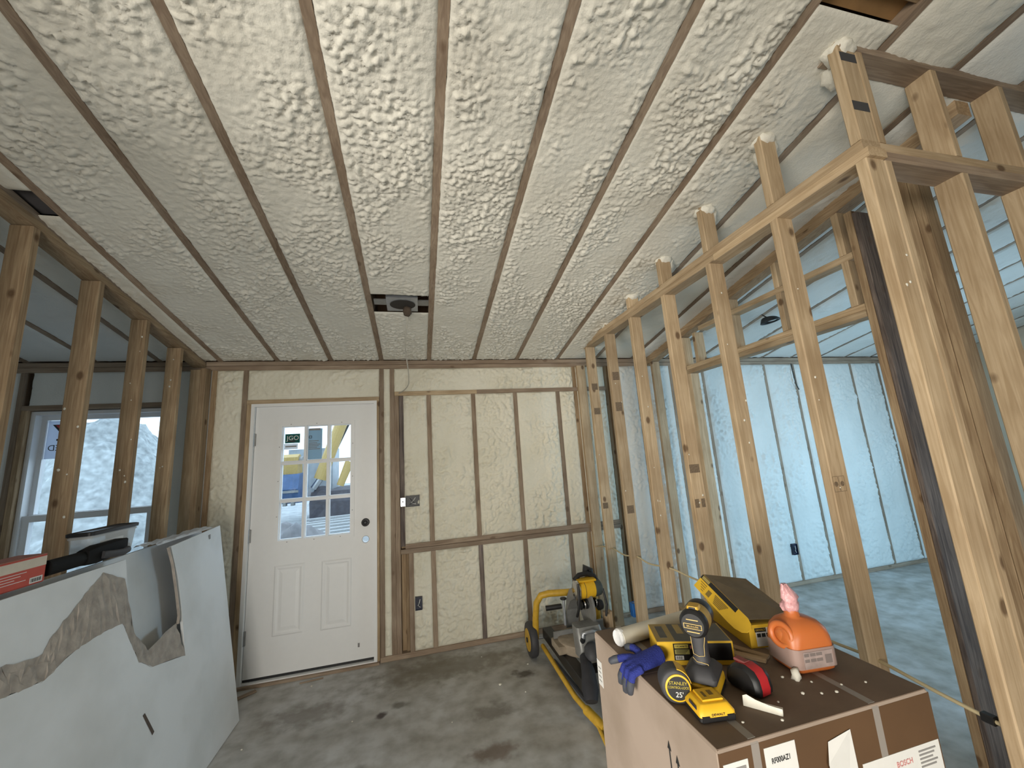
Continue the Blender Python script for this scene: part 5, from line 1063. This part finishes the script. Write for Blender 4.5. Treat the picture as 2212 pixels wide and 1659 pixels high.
MB().box(-0.035, 0.05, 0.0, 0.05, 0, 0.095, 0.004).build('shell', BLU, bo); MB().cyl((-0.02, 0.02, 0.095), (0.03, 0.02, 0.095), 0.003, n=8).build('nail', STEEL, bo)
# coil of black cable under the right room ceiling
co = thing('cable_coil', 'black coil of cable hanging under the right room ceiling', 'cable', (3.12, 2.68, 2.60))
for k in range(4): torus((0.004 * k, 0.004 * k, 0.008 * k), (0.1 * (k - 1.5), 0.05, 1), 0.075 - 0.004 * k, 0.006).build('cable_loop', BLACK, co, smooth=60)
MB().tube(spline([(0, 0, 0.03), (-0.02, 0.03, 0.06), (-0.05, 0.05, 0.10)], 4), 0.005, 8).build('cable_tail', BLACK, co, smooth=60)
cable('thin_wire', [(4.36, 3.59, 2.42), (4.34, 3.57, 2.30), (4.345, 3.565, 2.18), (4.38, 3.57, 2.10)], 0.005, BLACK, 'thin black wire stub hanging on the right room far wall')
# grade stamps printed on studs
STMP = plain('grey_stamp_ink', (0.17, 0.12, 0.075), 0.8, var=0.45, nscale=140)
for (x, y, z, w_, h_) in ((1.623, 2.072, 1.414, 0.07, 0.05), (1.607, 2.072, 1.211, 0.028, 0.05), (1.650, 2.072, 1.211, 0.026, 0.05), (1.634, 2.895, 2.166, 0.06, 0.07), (1.631, 2.895, 1.905, 0.06, 0.075), (1.63, 3.3, 2.15, 0.06, 0.06), (1.63, 3.3, 1.917, 0.06, 0.06), (1.612, 3.3, 1.067, 0.05, 0.05), (1.627, 2.895, 1.08, 0.06, 0.06)):
    MB().box(-w_ / 2, w_ / 2, -0.0006, 0, -h_ / 2, h_ / 2).build('grade_stamp', STMP, wr, (x, y, z))
for z in (2.98, 2.76): MB().box(-0.04, 0.04, -0.0006, 0, -0.02, 0.02).build('grade_stamp', DGREY, wr, (1.63, 0.872, z))
for (dx_) in (-0.016, 0.016):
    g1 = MB(); g1.v = []; g1 = ring(-0.0145, 0.0145, -0.03, 0.03, 0.0015, -0.0006, 0.0).build('grade_stamp', STMP, wr, (1.62 + dx_, 1.235, 1.37))
    MB().lathe((1.62 + dx_, 1.235, 1.37), (0, -1, 0), [(0.010, 0.0), (0.010, 0.0006)], 18).build('grade_stamp', STMP, wr)
# foam splatter on studs
for i in range(26):
    y = rng.choice(SY); z = rng.uniform(0.9, 2.5)
    blob('foam_splatter', wr, lump, (XR + rng.uniform(0.01, 0.08), y - 0.001, z), rng.uniform(0.003, 0.007), 40 + i, (1, 0.4, 1.2), 1, 0.5)
for i in range(22):
    y = rng.choice((2.06, 2.46, 2.86, 3.245)); z = rng.uniform(1.3, 2.6)
    blob('foam_splatter', wl, lump, (XL - rng.uniform(0.01, 0.08), y - 0.001, min(z, roof(y) - 0.15)), rng.uniform(0.003, 0.008), 80 + i, (1, 0.4, 1.2), 1, 0.5)
# bits on the floor
for i, (x, y, r_) in enumerate(((0.514, 2.975, 0.010), (0.768, 3.164, 0.006), (0.66, 2.836, 0.006), (-0.44, 2.92, 0.005), (-0.80, 3.45, 0.006), (0.16, 2.7, 0.004), (-1.03, 2.88, 0.006), (0.45, 3.4, 0.005))):
    tag(blob('floor_crumb', None, lump, (x, y, r_ * 0.55), r_, 120 + i, (1.2, 1, 0.7), 1, 0.5), 'small pale foam crumb on the concrete floor', 'foam scrap', 'crumbs on the floor')
o = MB().box(-0.10, 0.10, -0.018, 0.018, 0, 0.010, 0.002).build('wood_scrap', WEATH[0], None, (-1.27, 3.47, 0.0005)); o.rotation_euler = (0, 0, R(38)); tag(o, 'thin wood scrap on the floor below the door hinges', 'wood scrap')
o = MB().box(-0.08, 0.08, -0.006, 0.006, 0, 0.006, 0.001).build('wood_scrap', WEATH[0], None, (-0.82, 3.53, 0.0005)); o.rotation_euler = (0, 0, R(6)); tag(o, 'narrow wood splinter on the floor in front of the door', 'wood scrap')
